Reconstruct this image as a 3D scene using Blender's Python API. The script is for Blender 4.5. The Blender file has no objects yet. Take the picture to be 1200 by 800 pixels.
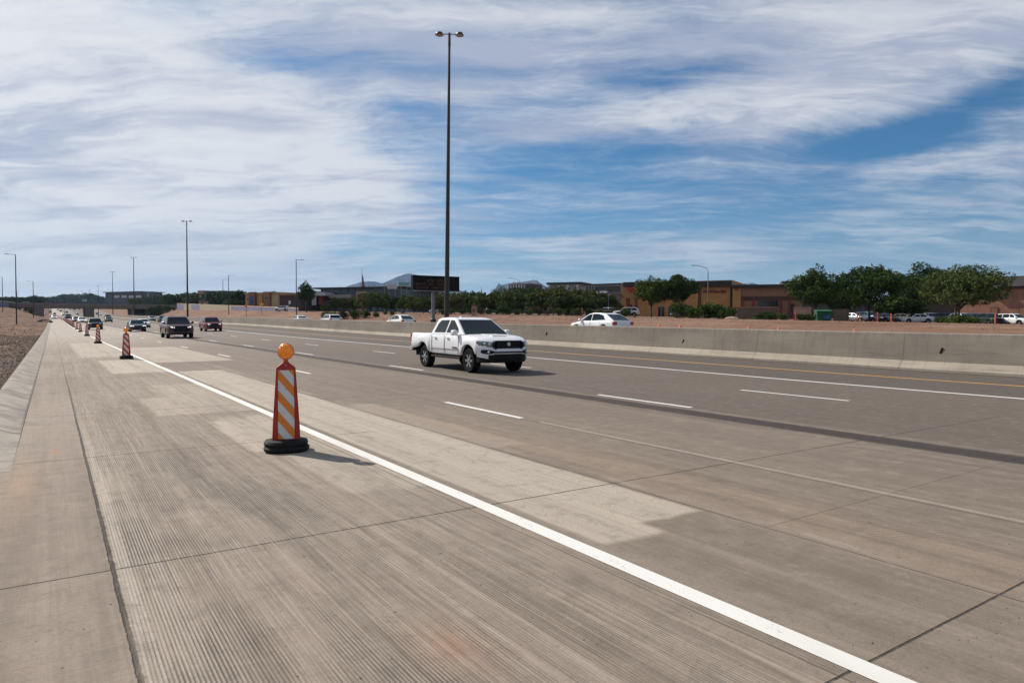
import bpy, bmesh, math, random
from mathutils import Vector, Matrix, Euler
R = math.radians
scene = bpy.context.scene
col = scene.collection
random.seed(7)

# ------------------------------------------------------------------ camera
F, PITCH, YAW, ROLL, EYE = 794.2, R(1.596), R(34.147), R(0.166), 1.65
def cam_basis():
    c, s = math.cos(ROLL), math.sin(ROLL)
    right, up, fwd = Vector((c, 0, s)), Vector((-s, 0, c)), Vector((0, 1, 0))
    rot = Matrix.Rotation(-YAW, 3, 'Z') @ Matrix.Rotation(-PITCH, 3, 'X')
    return rot @ right, rot @ up, rot @ fwd
CR, CU, CF = cam_basis()
cd = bpy.data.cameras.new('camera')
cam = bpy.data.objects.new('camera', cd); col.objects.link(cam)
cam.matrix_world = Matrix(((CR.x, CU.x, -CF.x, 0), (CR.y, CU.y, -CF.y, 0), (CR.z, CU.z, -CF.z, EYE), (0, 0, 0, 1)))
cd.sensor_width = 36.0
cd.lens = F / 1200 * 36
cd.clip_start = 0.05
cd.clip_end = 20000
scene.camera = cam

# ------------------------------------------------------------------ view
scene.view_settings.view_transform = 'Standard'
scene.view_settings.look = 'None'
scene.view_settings.gamma = 1
scene.view_settings.use_curve_mapping = False
scene.view_settings.exposure = 0.26
scene.cycles.max_bounces = 6
scene.cycles.volume_bounces = 0
scene.cycles.use_denoising = True

# ------------------------------------------------------------------ sun
SUN_EL = R(42)
SUN_VEC = Vector((-0.373 * math.cos(SUN_EL), 0.928 * math.cos(SUN_EL), math.sin(SUN_EL))).normalized()
ld = bpy.data.lights.new('sun', 'SUN'); ld.energy = 5.0; ld.angle = R(0.6); ld.color = (1.0, 0.92, 0.82)
sun = bpy.data.objects.new('sun', ld); col.objects.link(sun)
sun.rotation_euler = SUN_VEC.to_track_quat('Z', 'Y').to_euler()
sun.location = (0, 0, 60)

# ------------------------------------------------------------------ node expression helper
class E:
    """a tiny algebra over shader sockets"""
    nt = None
    def __init__(s, sock): s.s = sock
    @staticmethod
    def put(node, i, v):
        if isinstance(v, E): E.nt.links.new(v.s, node.inputs[i])
        else: node.inputs[i].default_value = v
    @staticmethod
    def m(op, *a, clamp=False):
        n = E.nt.nodes.new('ShaderNodeMath'); n.operation = op; n.use_clamp = clamp
        for i, v in enumerate(a): E.put(n, i, v)
        return E(n.outputs[0])
    def __add__(s, o): return E.m('ADD', s, o)
    __radd__ = __add__
    def __sub__(s, o): return E.m('SUBTRACT', s, o)
    def __rsub__(s, o): return E.m('SUBTRACT', o, s)
    def __mul__(s, o): return E.m('MULTIPLY', s, o)
    __rmul__ = __mul__
    def __truediv__(s, o): return E.m('DIVIDE', s, o)
def ss(x, a, b):
    n = E.nt.nodes.new('ShaderNodeMapRange'); n.interpolation_type = 'SMOOTHSTEP'; n.clamp = True
    E.put(n, 0, x); n.inputs[1].default_value = a; n.inputs[2].default_value = b
    n.inputs[3].default_value = 0; n.inputs[4].default_value = 1
    return E(n.outputs[0])
def band(x, lo, hi, w): return ss(x, lo - w, lo + w) * (1 - ss(x, hi - w, hi + w))
def comb(x, y, z):
    n = E.nt.nodes.new('ShaderNodeCombineXYZ')
    for i, v in enumerate((x, y, z)): E.put(n, i, v)
    return E(n.outputs[0])
def noise(vec, scale=1.0, detail=4, rough=0.55, dist=0.0):
    n = E.nt.nodes.new('ShaderNodeTexNoise')
    E.put(n, 'Vector', vec); n.inputs['Scale'].default_value = scale
    n.inputs['Detail'].default_value = detail; n.inputs['Roughness'].default_value = rough
    n.inputs['Distortion'].default_value = dist
    return E(n.outputs['Fac'])
def mixc(f, a, b):
    n = E.nt.nodes.new('ShaderNodeMix'); n.data_type = 'RGBA'; n.clamp_factor = True
    E.put(n, 0, f)
    for i, v in ((6, a), (7, b)):
        if isinstance(v, E): E.nt.links.new(v.s, n.inputs[i])
        else: n.inputs[i].default_value = (*v, 1) if len(v) == 3 else v
    return E(n.outputs[2])
def xyz(obj=True):
    t = E.nt.nodes.new('ShaderNodeTexCoord')
    sp = E.nt.nodes.new('ShaderNodeSeparateXYZ')
    out = t.outputs['Object' if obj else 'Generated']
    E.nt.links.new(out, sp.inputs[0])
    return E(out), E(sp.outputs[0]), E(sp.outputs[1]), E(sp.outputs[2])
def newmat(name):
    m = bpy.data.materials.new(name); m.use_nodes = True
    E.nt = m.node_tree
    b = m.node_tree.nodes['Principled BSDF']
    return m, b
def bump(b, h, strength=0.4, distance=0.01):
    n = E.nt.nodes.new('ShaderNodeBump'); n.inputs['Strength'].default_value = strength; n.inputs['Distance'].default_value = distance
    E.nt.links.new(h.s, n.inputs['Height']); E.nt.links.new(n.outputs[0], b.inputs['Normal'])

# ------------------------------------------------------------------ world sky with clouds
HOR = lambda px: 376.3 + (px - 61) / 1087 * 3.16
def azel(px, py):
    d = CF + CR * ((px - 600) / F) - CU * ((py - 400) / F); d.normalize()
    return math.atan2(d.x, d.y), math.asin(d.z)
world = bpy.data.worlds.new('World'); scene.world = world; world.use_nodes = True
nt = world.node_tree; E.nt = nt
bg = nt.nodes['Background']
sky = nt.nodes.new('ShaderNodeTexSky'); sky.sky_type = 'NISHITA'; sky.sun_disc = False
sky.sun_elevation = SUN_EL; sky.sun_rotation = math.atan2(SUN_VEC.x, SUN_VEC.y)
sky.air_density = 1.0; sky.dust_density = 0.6; sky.ozone_density = 3.0
_, dx, dy, dz = xyz(False)
az = E.m('ARCTAN2', dx, dy); el = E.m('ARCSINE', dz)
pz = E.m('MAXIMUM', dz, 0.0) + 0.12
u, v = dx / pz, dy / pz
# cirrus sheet: streaks that run across the view
ca, sa = math.cos(R(-38)), math.sin(R(-38))
us, vs = u * ca + v * sa, v * ca - u * sa
w1_ = noise(comb(u, v, 0.0), 0.55, 4, 0.55) - 0.5
w2_ = noise(comb(v, u, 5.0), 1.6, 4, 0.6) - 0.5
U, V = us + w1_ * 1.2 + w2_ * .14, vs + w1_ * 0.8 - w2_ * .12
n1 = noise(comb(U * 0.42, V * 0.95, 2.3), 1.0, 12, 0.64, 0.1)
n2 = noise(comb(U * 0.8, V * 3.9, 9.1), 1.8, 12, 0.72, 0.12)
n3 = noise(comb(u * 1.0 + w2_, v * 1.25, 4.0), 2.6, 12, 0.74, 0.15)
dens = (n1 - .5) * 2.3 + (n2 - .5) * 1.6 + (n3 - .5) * 0.95 + .06
blobs = [  # (px, py, half width, half height, tilt, amount) seen from the shoulder, turned into compass directions
    (60, 110, 330, 140, 0, .80), (280, 215, 200, 60, -8, .65), (60, 290, 320, 70, 0, .65), (700, 30, 420, 48, 4, .42),
    (1050, 45, 330, 80, -6, .55), (700, 150, 160, 15, -10, .40), (930, 125, 150, 30, -22, .45), (1150, 190, 160, 12, -4, .20), (370, 200, 100, 28, 14, .32),
    (470, 28, 150, 36, 8, .30), (1000, 205, 260, 12, -2, .22), (820, 285, 160, 10, 0, .28), (600, 105, 90, 13, 3, .22), (300, 330, 300, 40, 0, .30),
    (345, 72, 100, 18, -3, -.30), (500, 132, 90, 17, 4, -.60), (770, 92, 120, 16, -6, -.70), (640, 176, 190, 15, 0, -.60), (1120, 135, 150, 24, -14, -1.1),
    (960, 170, 140, 13, 3, -.55), (560, 200, 130, 15, 0, -.35), (700, 222, 260, 20, 0, -.40), (640, 262, 260, 16, 0, -.38), (700, 305, 330, 24, 0, -.30), (1080, 290, 220, 24, 0, -.32), (760, 318, 330, 6, -1, .28), (900, 300, 200, 5, 1, .25), (1100, 268, 160, 6, 0, .3), (660, 285, 160, 5, -1, .2),
    (1190, 325, 160, 24, 0, -.35), (30, 175, 110, 14, 0, -.26), (260, 105, 120, 10, 6, -.15), (920, 240, 300, 10, -1, -.2)]
for (bx, by, hw, hh, tilt, amt) in blobs:
    a0, e0 = azel(bx, by)
    a1, e1 = azel(bx + hw, by); a2, e2 = azel(bx, by - hh)
    sx, sy = abs(a1 - a0), abs(e2 - e0)
    t = R(-tilt); c_, s_ = math.cos(t), math.sin(t)
    A, B = az - a0 + w2_ * .10, el - e0 + w2_ * .05
    X = (A * c_ + B * s_) / sx; Y = (B * c_ - A * s_) / sy
    g = E.m('POWER', 2.718, (X * X + Y * Y) * -0.8)
    dens = dens + g * amt
cover = E.m('POWER', ss(dens, -0.80, 0.74), 1.25)
cover = E.m('MAXIMUM', cover, (1 - ss(el, .0, .20)) * .55 + (1 - ss(el, 0.0, .09)) * .25)
shade = noise(comb(U * 0.9 + 5, V * 2.2, 1.0), 1.3, 9, 0.66, 0.3)
lo = ss(el, 0.0, 0.20)
glow = 1 - ss(az, -0.45, 0.75)
ccol = mixc(ss(shade, 0.40, 0.60), (4.3, 4.75, 6.0), (7.2, 7.4, 7.8))
ccol = mixc(glow * ss(shade, .26, .56) * 0.95, ccol, (9.2, 9.1, 9.0))
ccol = mixc((1 - lo) * 0.75, ccol, mixc(glow, (3.5, 4.6, 5.8), (7.0, 7.1, 7.5)))
tint = nt.nodes.new('ShaderNodeMix'); tint.data_type = 'RGBA'; tint.blend_type = 'MULTIPLY'; tint.inputs[0].default_value = 1
nt.links.new(sky.outputs[0], tint.inputs[6]); tint.inputs[7].default_value = (0.26, 0.60, 0.80, 1)
skyc = mixc(cover * 0.92, E(tint.outputs[2]), ccol)
nt.links.new(skyc.s, bg.inputs[0]); bg.inputs[1].default_value = 0.083

# ------------------------------------------------------------------ heights
def lerp_tab(t, x):
    if x <= t[0][0]: return t[0][1]
    for (a, b), (c, d) in zip(t, t[1:]):
        if x <= c: return b + (d - b) * (x - a) / (c - a)
    return t[-1][1]
def sm(x, a=0.0, b=1.0):
    t = min(1, max(0, (x - a) / (b - a))); return t * t * (3 - 2 * t)
BASE = [(60, 0), (107, .15), (131, .22), (156, .38), (180, .62), (230, 1.25), (300, 2.2), (400, 3.55), (430, 3.7), (480, 3.5), (560, 3.9), (700, 7.0), (1000, 16.5), (1400, 25.0), (9000, 26)]
TILT = [(10, 0), (117, .0365), (200, .033), (400, .008), (500, 0)]
def S(x, y):
    z = lerp_tab(BASE, y) + lerp_tab(TILT, y) * min(46, max(0, x))
    return z + 0.35 * sm(x, 26.6, 28.5) * (1 - sm(y, 50, 95))
def PL(y): return 1.25 + (0.0175 * y if y < 1500 else 26.25)
PL2T = [(-100, 0), (20, .88), (95, 2.87), (150, 4.0), (300, 6.6), (450, 9.1), (1500, 27.5)]
def PLR(x, y):
    w = sm(x, 62, 92)
    return PL(y) * (1 - w) + lerp_tab(PL2T, y) * w
def T(x, y):
    if x < -0.9:
        e = S(0, y) + 0.16
        w = sm(-x, 3, 34 - 13 * sm(y, 300, 430))
        b = 0.07 * math.sin(x * 1.7 + y * 0.31) * math.sin(y * 0.13 + 1) * sm(-x, 1.2, 4) + .25 * sm(-x, 1.8, 5) * (0.5 + 0.5 * math.sin(y * 0.21 + x * .9) * math.cos(y * .083 - x * .5)) * sm(y, 25, 90)
        return e * (1 - w) + max(PL(y), e) * w + b
    if x <= 46.5: return S(x, y) - 0.3
    w = sm(x, 47, 61)
    e = S(46, y) + .02
    return e * (1 - w) + max(PLR(x, y), 0) * w
def ang(px): return math.atan((px - 600) / F) + YAW
def G(px, d):
    """ground point seen in column px at distance d along the view axis"""
    r = d / math.cos(math.atan((px - 600) / F)); a = ang(px)
    x, y = r * math.sin(a), r * math.cos(a)
    return Vector((x, y, T(x, y) if not -0.9 <= x <= 46.5 else S(x, y)))
def GX(px, x):
    a = ang(px); y = x / math.tan(a)
    return Vector((x, y, T(x, y) if not -0.9 <= x <= 46.5 else S(x, y)))
def dep(p): return p.x * CF.x + p.y * CF.y
def ZP(px, py, d): return EYE + (HOR(px) - py) * d / F

# ------------------------------------------------------------------ object helpers
def tag(o, label=None, cat=None, group=None, kind=None):
    if label: o['label'] = label
    if cat: o['category'] = cat
    if group: o['group'] = group
    if kind: o['kind'] = kind
    return o
def empty(name, loc=(0, 0, 0), rz=0.0):
    o = bpy.data.objects.new(name, None); col.objects.link(o)
    o.location = loc; o.rotation_euler = (0, 0, rz); o.empty_display_size = 0.3
    return o
class MB:
    def __init__(s): s.v = []; s.f = []; s.mi = []; s.cur = 0
    def add(s, vs, fs):
        n = len(s.v); s.v += [tuple(p) for p in vs]; s.f += [tuple(i + n for i in f) for f in fs]; s.mi += [s.cur] * len(fs); return s
    def box(s, x0, x1, y0, y1, z0, z1):
        return s.add([(x0, y0, z0), (x1, y0, z0), (x1, y1, z0), (x0, y1, z0), (x0, y0, z1), (x1, y0, z1), (x1, y1, z1), (x0, y1, z1)],
                     [(0, 3, 2, 1), (4, 5, 6, 7), (0, 1, 5, 4), (1, 2, 6, 5), (2, 3, 7, 6), (3, 0, 4, 7)])
    def tube(s, a, b, r0, r1=None, n=10, cap=True):
        a, b = Vector(a), Vector(b); r1 = r0 if r1 is None else r1
        d = (b - a).normalized(); q = d.to_track_quat('Z', 'Y')
        vs = []
        for p, r in ((a, r0), (b, r1)):
            for i in range(n):
                t = 2 * math.pi * i / n
                vs.append(p + q @ Vector((r * math.cos(t), r * math.sin(t), 0)))
        fs = [(i, (i + 1) % n, n + (i + 1) % n, n + i) for i in range(n)]
        if cap: fs += [tuple(range(n - 1, -1, -1)), tuple(range(n, 2 * n))]
        return s.add(vs, fs)
    def lathe(s, prof, n=20, c=(0, 0, 0), axis='Z', caps=True):
        vs = []; m = len(prof)
        for r, h in prof:
            for i in range(n):
                t = 2 * math.pi * i / n; p = (r * math.cos(t), r * math.sin(t), h)
                if axis == 'X': p = (p[2], p[0], p[1])
                if axis == 'Y': p = (p[1], p[2], p[0])
                vs.append((p[0] + c[0], p[1] + c[1], p[2] + c[2]))
        fs = [(k * n + i, k * n + (i + 1) % n, (k + 1) * n + (i + 1) % n, (k + 1) * n + i) for k in range(m - 1) for i in range(n)]
        if caps: fs += [tuple(range(n - 1, -1, -1)), tuple(range((m - 1) * n, m * n))]
        return s.add(vs, fs)
    def loft(s, rings, cap=True, close=False):
        n = len(rings[0]); vs = [p for r in rings for p in r]; fs = []
        for k in range(len(rings) - 1):
            for i in range(n if close else n - 1):
                j = (i + 1) % n
                fs.append((k * n + i, k * n + j, (k + 1) * n + j, (k + 1) * n + i))
        if cap: fs += [tuple(range(n - 1, -1, -1)), tuple(range((len(rings) - 1) * n, len(rings) * n))]
        return s.add(vs, fs)
    def prism(s, poly, axis, a, b):
        """extrude a 2D polygon along an axis between a and b"""
        def P(p, h): return {'X': (h, p[0], p[1]), 'Y': (p[0], h, p[1]), 'Z': (p[0], p[1], h)}[axis]
        n = len(poly)
        return s.add([P(p, a) for p in poly] + [P(p, b) for p in poly],
                     [(i, (i + 1) % n, n + (i + 1) % n, n + i) for i in range(n)] + [tuple(range(n - 1, -1, -1)), tuple(range(n, 2 * n))])
    def build(s, name, mats, parent=None, smooth=False, bevel=0.0, fix=True, seg=2):
        me = bpy.data.meshes.new(name); me.from_pydata(s.v, [], s.f); me.update()
        if not isinstance(mats, (list, tuple)): mats = [mats]
        for m in mats: me.materials.append(m)
        if len(mats) > 1:
            for p, i in zip(me.polygons, s.mi): p.material_index = i
        if fix:
            bm = bmesh.new(); bm.from_mesh(me); bmesh.ops.recalc_face_normals(bm, faces=bm.faces); bm.to_mesh(me); bm.free()
        o = bpy.data.objects.new(name, me); col.objects.link(o)
        if smooth:
            for p in me.polygons: p.use_smooth = True
            try: me.set_sharp_from_angle(angle=R(38))
            except Exception: pass
        if bevel:
            b = o.modifiers.new('bevel', 'BEVEL'); b.width = bevel; b.segments = seg; b.limit_method = 'ANGLE'; b.angle_limit = R(32)
        if parent: o.parent = parent
        return o
def copy_tree(o, parent=None, swap=None, kids=None):
    c = o.copy(); col.objects.link(c)
    if parent: c.parent = parent
    if swap and c.type == 'MESH':
        for i, sl in enumerate(c.material_slots):
            if sl.material and sl.material.name in swap:
                m = swap[sl.material.name]; sl.link = 'OBJECT'; sl.material = m
    for ch in KIDS.get(o.name, [q for q in list(o.children)]): copy_tree(ch, c, swap)
    return c
KIDS = {}

# ------------------------------------------------------------------ materials
def simple(name, c, rough=0.6, metal=0.0, var=0.12, scale=6.0, coat=0.0, spec=None, bumpy=0.0):
    m, b = newmat(name)
    o, x, y, z = xyz()
    n = noise(o, scale, 6, 0.6)
    d = tuple(max(0, k * (1 - var)) for k in c); l = tuple(min(1, k * (1 + var)) for k in c)
    E.nt.links.new(mixc(ss(n, .3, .7), d, l).s, b.inputs['Base Color'])
    b.inputs['Roughness'].default_value = rough; b.inputs['Metallic'].default_value = metal
    if coat: b.inputs['Coat Weight'].default_value = coat; b.inputs['Coat Roughness'].default_value = .06
    if spec is not None: b.inputs['Specular IOR Level'].default_value = spec
    if bumpy: bump(b, noise(o, scale * 6, 4, .6), bumpy, 0.01)
    return m
def road_mat():
    m, b = newmat('ribbed_concrete')
    o, x, y, z = xyz()
    wob = noise(comb(x * 1.5, y * 0.6, 0.0), 1.0, 5, .6) - 0.5
    big = noise(comb(x * 0.35, y * 0.12, 3.0), 1.0, 5, .55)
    strk = noise(comb(x * 3.4, y * 0.10, 1.0), 1.0, 6, .62)
    strk2 = noise(comb(x * 22.0, y * 0.25, 5.0), 1.0, 4, .6)
    blot = noise(comb(x * 1.1, y * 0.8, 8.0), 1.0, 7, .62)
    fine = noise(o, 42.0, 3, .7)
    grit = noise(o, 170.0, 2, .8)
    c = mixc(ss(big * .45 + strk * .55, .36, .62), (.190, .150, .116), (.275, .225, .178))
    c = mixc(ss(x, 3.5, 8.0) * .45, c, (.195, .148, .112))
    c = mixc(ss(strk2, .5, .72) * .28, c, (.15, .13, .112))
    c = mixc(ss(blot, .56, .72) * .30, c, (.34, .28, .22))
    c = mixc(ss(blot, .46, .30) * .35, c, (.115, .097, .080))
    X2, Y2 = x + wob * .08, y + wob * .7
    pale = band(X2, 3.38, 4.72, .04) * band(y + wob * .25, 4.0, 24.5, .05)
    pale = E.m('MAXIMUM', pale, band(X2, 3.38, 4.0, .05) * band(y + wob * .3, 3.75, 4.3, .06))
    pale = E.m('MAXIMUM', pale, band(X2, 1.55, 3.2, .08) * band(Y2, 24.6, 33.0, .3))
    pale = E.m('MAXIMUM', pale, band(X2, 3.3, 6.3, .08) * band(Y2, 30.0, 47.0, .4) * .9)
    pale = E.m('MAXIMUM', pale, band(X2, 1.0, 3.2, .15) * band(Y2, 36.0, 60.0, .8) * .8)
    pale = E.m('MAXIMUM', pale, band(X2 + (y - 10) * .02, 2.35, 3.2, .12) * band(Y2, 7.0, 12.5, .5) * .75)
    pale = E.m('MAXIMUM', pale, band(X2, 2.0, 3.2, .12) * band(Y2, 14.0, 19.5, .4) * .6)
    pale = E.m('MAXIMUM', pale, band(X2, .34, .62, .07) * .5 * (1 - ss(y, 7, 16)))
    rg = (noise(comb(x * 2.2, y * 1.1, 12.0), 1.0, 6, .7) - .5)
    q1 = band(x + rg * .22, 2.1, 3.16, .05) * band(y + rg * 1.2, 8.9, 12.0, .10)
    q2 = band(x + rg * .25, 2.35, 3.16, .06) * band(y + rg * 1.0, 6.2, 8.2, .10)
    q3 = band(x + rg * .2, 1.5, 3.16, .06) * band(y + rg * 1.2, 13.2, 16.4, .12)
    q4 = band(x + rg * .2, 4.72, 5.35, .05) * band(y + rg * 1.5, 7.5, 13.0, .15)
    for q_, k_ in ((q1, .85), (q2, .7), (q3, .6), (q4, .5)): pale = E.m('MAXIMUM', pale, q_ * k_)
    pale = pale * (0.30 + strk * .75 + strk2 * .35)
    c = mixc(pale, c, (.45, .395, .325))
    tan = band(X2, 4.8, 5.9, .25) * band(Y2, 1.2, 12.5, .8)
    c = mixc(tan * ss(strk + blot * .4, .5, .85) * .8, c, (.31, .235, .170))
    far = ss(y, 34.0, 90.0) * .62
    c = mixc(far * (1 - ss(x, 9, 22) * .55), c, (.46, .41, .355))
    oil = band(X2, 7.8, 8.6, .5) + band(X2, 11.6, 12.6, .5)
    c = mixc(oil * .25, c, (.15, .13, .112))
    rg0 = noise(comb(x * 3.0, y * 2.2, 14.0), 1.0, 6, .75) - .5
    dk = band(x + wob * .08 + rg0 * .16, 9.44, 9.98, .035) * (0.78 + strk * .45)
    pale_streak = band(x + wob * .08, 10.04, 10.22, .04)  # paler streak beside the dark strip
    c = mixc(ss(noise(comb(x * 7, y * .22, 1.5), 1.0, 5, .7), .42, .62) * band(x, 9.0, 10.6, .3) * .5, c, (.07, .058, .05))
    c = mixc(pale_streak * .35, c, (.33, .28, .22))
    c = mixc(ss(x, 10.2, 10.6) * .42, c, (.125, .098, .078))
    c = mixc(dk * .95, c, (.040, .033, .030))
    c = mixc(band(x + wob * .1, 10.9, 11.35, .15) * .35, c, (.11, .095, .082))
    asp = band(x, 18.05, 21.05, .05) + band(x, 21.45, 24.2, .05)
    c = mixc(asp * .8, c, (.080, .072, .064))
    c = mixc(band(x, 24.35, 24.95, .05) * .93, c, (.022, .019, .017))
    # tined grooves along the shoulder slab
    gr = E.m('SINE', (x + wob * .004) * (2 * math.pi / .020)) * .5 + .5
    gm = band(x, .36, 1.95, .12) + band(x, 1.95, 3.0, .25) * .45
    gm = gm * ss(noise(comb(x * 1.3, y * .35, 2.0), 1.0, 5, .6), .36, .62)
    gfade = 1 - ss(y, 6.0, 15.0)
    gpow = E.m('POWER', gr, 1.8)
    c = mixc(gpow * gm * gfade * .8, c, (.055, .047, .040))
    c = mixc((1 - gr) * gm * gfade * .28, c, (.42, .37, .31))
    gx = E.m('SINE', (y + x * .35) * (2 * math.pi / .055)) * .5 + .5
    gxm = band(x, 5.2, 6.6, .1) * band(y, 1.1, 3.4, .3) * ss(blot, .42, .6)
    c = mixc(gx * gxm * .4, c, (.10, .085, .07))
    # rubber marks that drift across the shoulder, hairline cracks
    tw = noise(comb(y * .12, 0.0, 4.0), 1.0, 3, .5) - .5
    for cx_, k_ in ((1.35, .30), (2.75, .22), (5.55, .20), (6.15, .14)):
        c = mixc(band(x + tw * 1.6 + y * .012, cx_, cx_ + .17, .05) * ss(strk2, .35, .6) * k_, c, (.07, .06, .052))
    vor = E.nt.nodes.new('ShaderNodeTexVoronoi'); vor.feature = 'DISTANCE_TO_EDGE'; vor.inputs['Scale'].default_value = .22
    E.put(vor, 'Vector', comb(x + (mot0 := noise(comb(x * 2.5, y * 2.5, 1.0), 1.0, 5, .65)) * .9, y * .55 + mot0 * .9, 0.0))
    crk = (1 - ss(E(vor.outputs['Distance']), .0, .0022)) * ss(noise(comb(x * .3, y * .3, 9.0), 1.0, 2, .5), .52, .58)
    c = mixc(crk * .6, c, (.05, .042, .036))
    # joints
    def line(q, at, w, wobk=.02): return 1 - ss(E.m('ABSOLUTE', q - at + wob * wobk), w * .5, w)
    rag = noise(comb(x * 6, y * 9.0, 7.0), 1.0, 4, .7) - 0.5
    c = mixc(band(x + rag * .10, .335, .42, .02) * .5 * (1 - ss(y, 7, 16)), c, (.46, .41, .35))
    jl = line(x + rag * .03, .315, .017, .035) * (1 - ss(y, 10, 40) * .6)
    for at, w, k in ((3.03, .006, .6), (4.76, .010, .8), (6.62, .010, .8), (10.28, .010, .5), (14.1, .010, .6), (17.95, .012, .7)):
        jl = E.m('MAXIMUM', jl, line(x, at, w) * k)
    for at, hi in ((1.74, 14), (5.18, 14), (9.65, 4), (14.2, 14), (18.8, 10), (23.3, 14), (27.9, 14), (32.4, 14), (37.0, 14), (41.5, 14)):
        jl = E.m('MAXIMUM', jl, line(y + x * .006, at, .010 + at * .0004) * (1 - ss(x, hi, hi + .02)))
    jl = E.m('MAXIMUM', jl, line(y, 3.35, .008) * band(x, 4.76, 17, .01) * .35)
    c = mixc(jl * .95, c, (.016, .013, .011))
    # pale sealed joint beside the dark one
    c = mixc(line(x, 6.71, .05) * (1 - ss(y, 9.0, 9.1)) * .75, c, (.42, .36, .30))
    c = mixc(line(x, 4.86, .07, .1) * ss(blot, .4, .6) * .45, c, (.40, .345, .29))
    # rust coloured stain, small specks
    sx, sy = (x - 1.66) / .16, (y - 3.0) / .26
    st = E.m('POWER', 2.718, (sx * sx + sy * sy) * -1.0)
    c = mixc(st * (.4 + blot) * .42, c, (.33, .14, .07))
    sx, sy = (x - .02) / .05, (y - 10.3) / .12
    c = mixc(E.m('POWER', 2.718, (sx * sx + sy * sy) * -1.0) * .55, c, (.45, .13, .07))
    sx, sy = (x + .28) / .12, (y - 8.5) / 1.2
    c = mixc(E.m('POWER', 2.718, (sx * sx + sy * sy) * -1.0) * .45, c, (.40, .25, .14))
    c = mixc(ss(noise(o, 9.0, 2, .5), .74, .77) * .7, c, (.08, .07, .06))
    c = mixc(ss(fine, .35, .7) * .30, c, (.095, .082, .070))
    c = mixc(ss(grit, .5, .7) * .30, c, (.36, .32, .27))
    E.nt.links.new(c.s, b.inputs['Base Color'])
    b.inputs['Roughness'].default_value = .88; b.inputs['Specular IOR Level'].default_value = .25
    s4 = noise(comb(x * 70.0, y * .9, 2.0), 1.0, 4, .7); s5 = noise(comb(x * 11.0, y * .18, 6.0), 1.0, 5, .65)
    lanes = ss(x, .30, .34)
    rt = ss(x, 3.05, 3.3)
    nf = (1 - ss(y, 12.0, 34.0) * .8) * (lanes * .85 + .15) * (1 - rt * .72)
    brush = noise(comb(x * .8, y * 38.0, 3.0), 1.0, 4, .7); c = mixc(ss(brush, .5, .68) * .28 * (1 - lanes), c, (.10, .085, .07))
    c = mixc(ss(s4, .50, .66) * .42 * nf, c, (.085, .070, .057)); c = mixc(ss(s4, .48, .34) * .40 * nf, c, (.42, .355, .285))
    c = mixc(ss(s5, .52, .64) * .34 * (lanes * .75 + .25) * (1 - rt * .55), c, (.105, .086, .070)); c = mixc(ss(s5, .46, .34) * .34 * (lanes * .75 + .25) * (1 - rt * .55), c, (.38, .32, .255))
    g6 = noise(o, 95.0, 3, .75); c = mixc(ss(g6, .46, .62) * .38 * rt * nf, c, (.075, .060, .048)); g6 = g6
    dim = rt * (1 - ss(y, 20.0, 60.0) * .6) * .22 + ss(x, 9.4, 10.3) * .22
    c = mixc(dim * (1 - pale * .85), c, (.045, .036, .030))
    mott = noise(comb(x * 5.0, y * 4.0, 6.0), 1.0, 8, .75)
    c = mixc(ss(mott, .50, .64) * .30, c, (.10, .086, .072)); c = mixc(ss(mott, .48, .36) * .20, c, (.33, .29, .235))
    c = mixc(dk * .62, c, (.030, .024, .022))
    holes = ss(noise(o, 34.0, 2, .5), .735, .76); c = mixc(holes * .8, c, (.035, .030, .026))
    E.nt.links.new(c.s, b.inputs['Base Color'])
    h = mott * .8 - holes * 1.5 + fine * .35 + grit * .25 - gpow * gm * gfade * 1.6 - jl * 2.5 + strk2 * .3
    bump(b, h, .7, .007)
    return m
def concrete_mat(name, a, b_, stain, vert=True):
    m, b = newmat(name)
    o, x, y, z = xyz()
    n1 = noise(comb(x * .5, y * .25, z * .5), 1.0, 6, .6)
    n2 = noise(comb(x * 2, y * 2.2, z * .5), 1.0, 6, .65)
    n3 = noise(o, 26.0, 4, .65)
    c = mixc(ss(n1, .35, .65), a, b_)
    c = mixc(ss(n2, .52, .72) * .45, c, stain)
    c = mixc(ss(n3, .4, .7) * .25, c, tuple(k * .6 for k in a))
    E.nt.links.new(c.s, b.inputs['Base Color']); b.inputs['Roughness'].default_value = .9; b.inputs['Specular IOR Level'].default_value = .2
    bump(b, n3 + n2 * .6, .4, .01)
    return m
def dirt_mat():
    m, b = newmat('desert_dirt')
    o, x, y, z = xyz()
    n1 = noise(comb(x * .12, y * .05, 0), 1.0, 6, .6, .3); n2 = noise(o, .9, 8, .68); n3 = noise(o, 9.0, 6, .7)
    tr = noise(comb(x * .8, y * .06, 3), 1.0, 5, .6)
    L = (1 - ss(x, -1, 3))
    red = mixc(ss(n1, .35, .65), (.150, .082, .053), (.200, .120, .083))
    red = mixc(ss(tr, .50, .66) * .55, red, (.26, .172, .125))
    lf = mixc(ss(n1 * .5 + tr * .5, .36, .6), (.095, .052, .032), (.165, .095, .060))
    c = mixc(L, red, lf)
    near = L * (1 - ss(y, 34.0, 52.0)) * ss(noise(comb(x * .6, y * .1, 1.0), 1.0, 4, .6) + (1 - ss(y, 15, 45)) * .3, .45, .6)
    c = mixc(near * .8, c, (.095, .068, .050))
    c = mixc(ss(n2, .50, .66) * .6, c, (.075, .048, .033))
    c = mixc(ss(n3, .5, .75) * .35, c, (.36, .28, .22))
    E.nt.links.new(c.s, b.inputs['Base Color']); b.inputs['Roughness'].default_value = .95; b.inputs['Specular IOR Level'].default_value = .1
    bump(b, n2 * .6 + n3 * .5, .5, .03)
    return m
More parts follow.
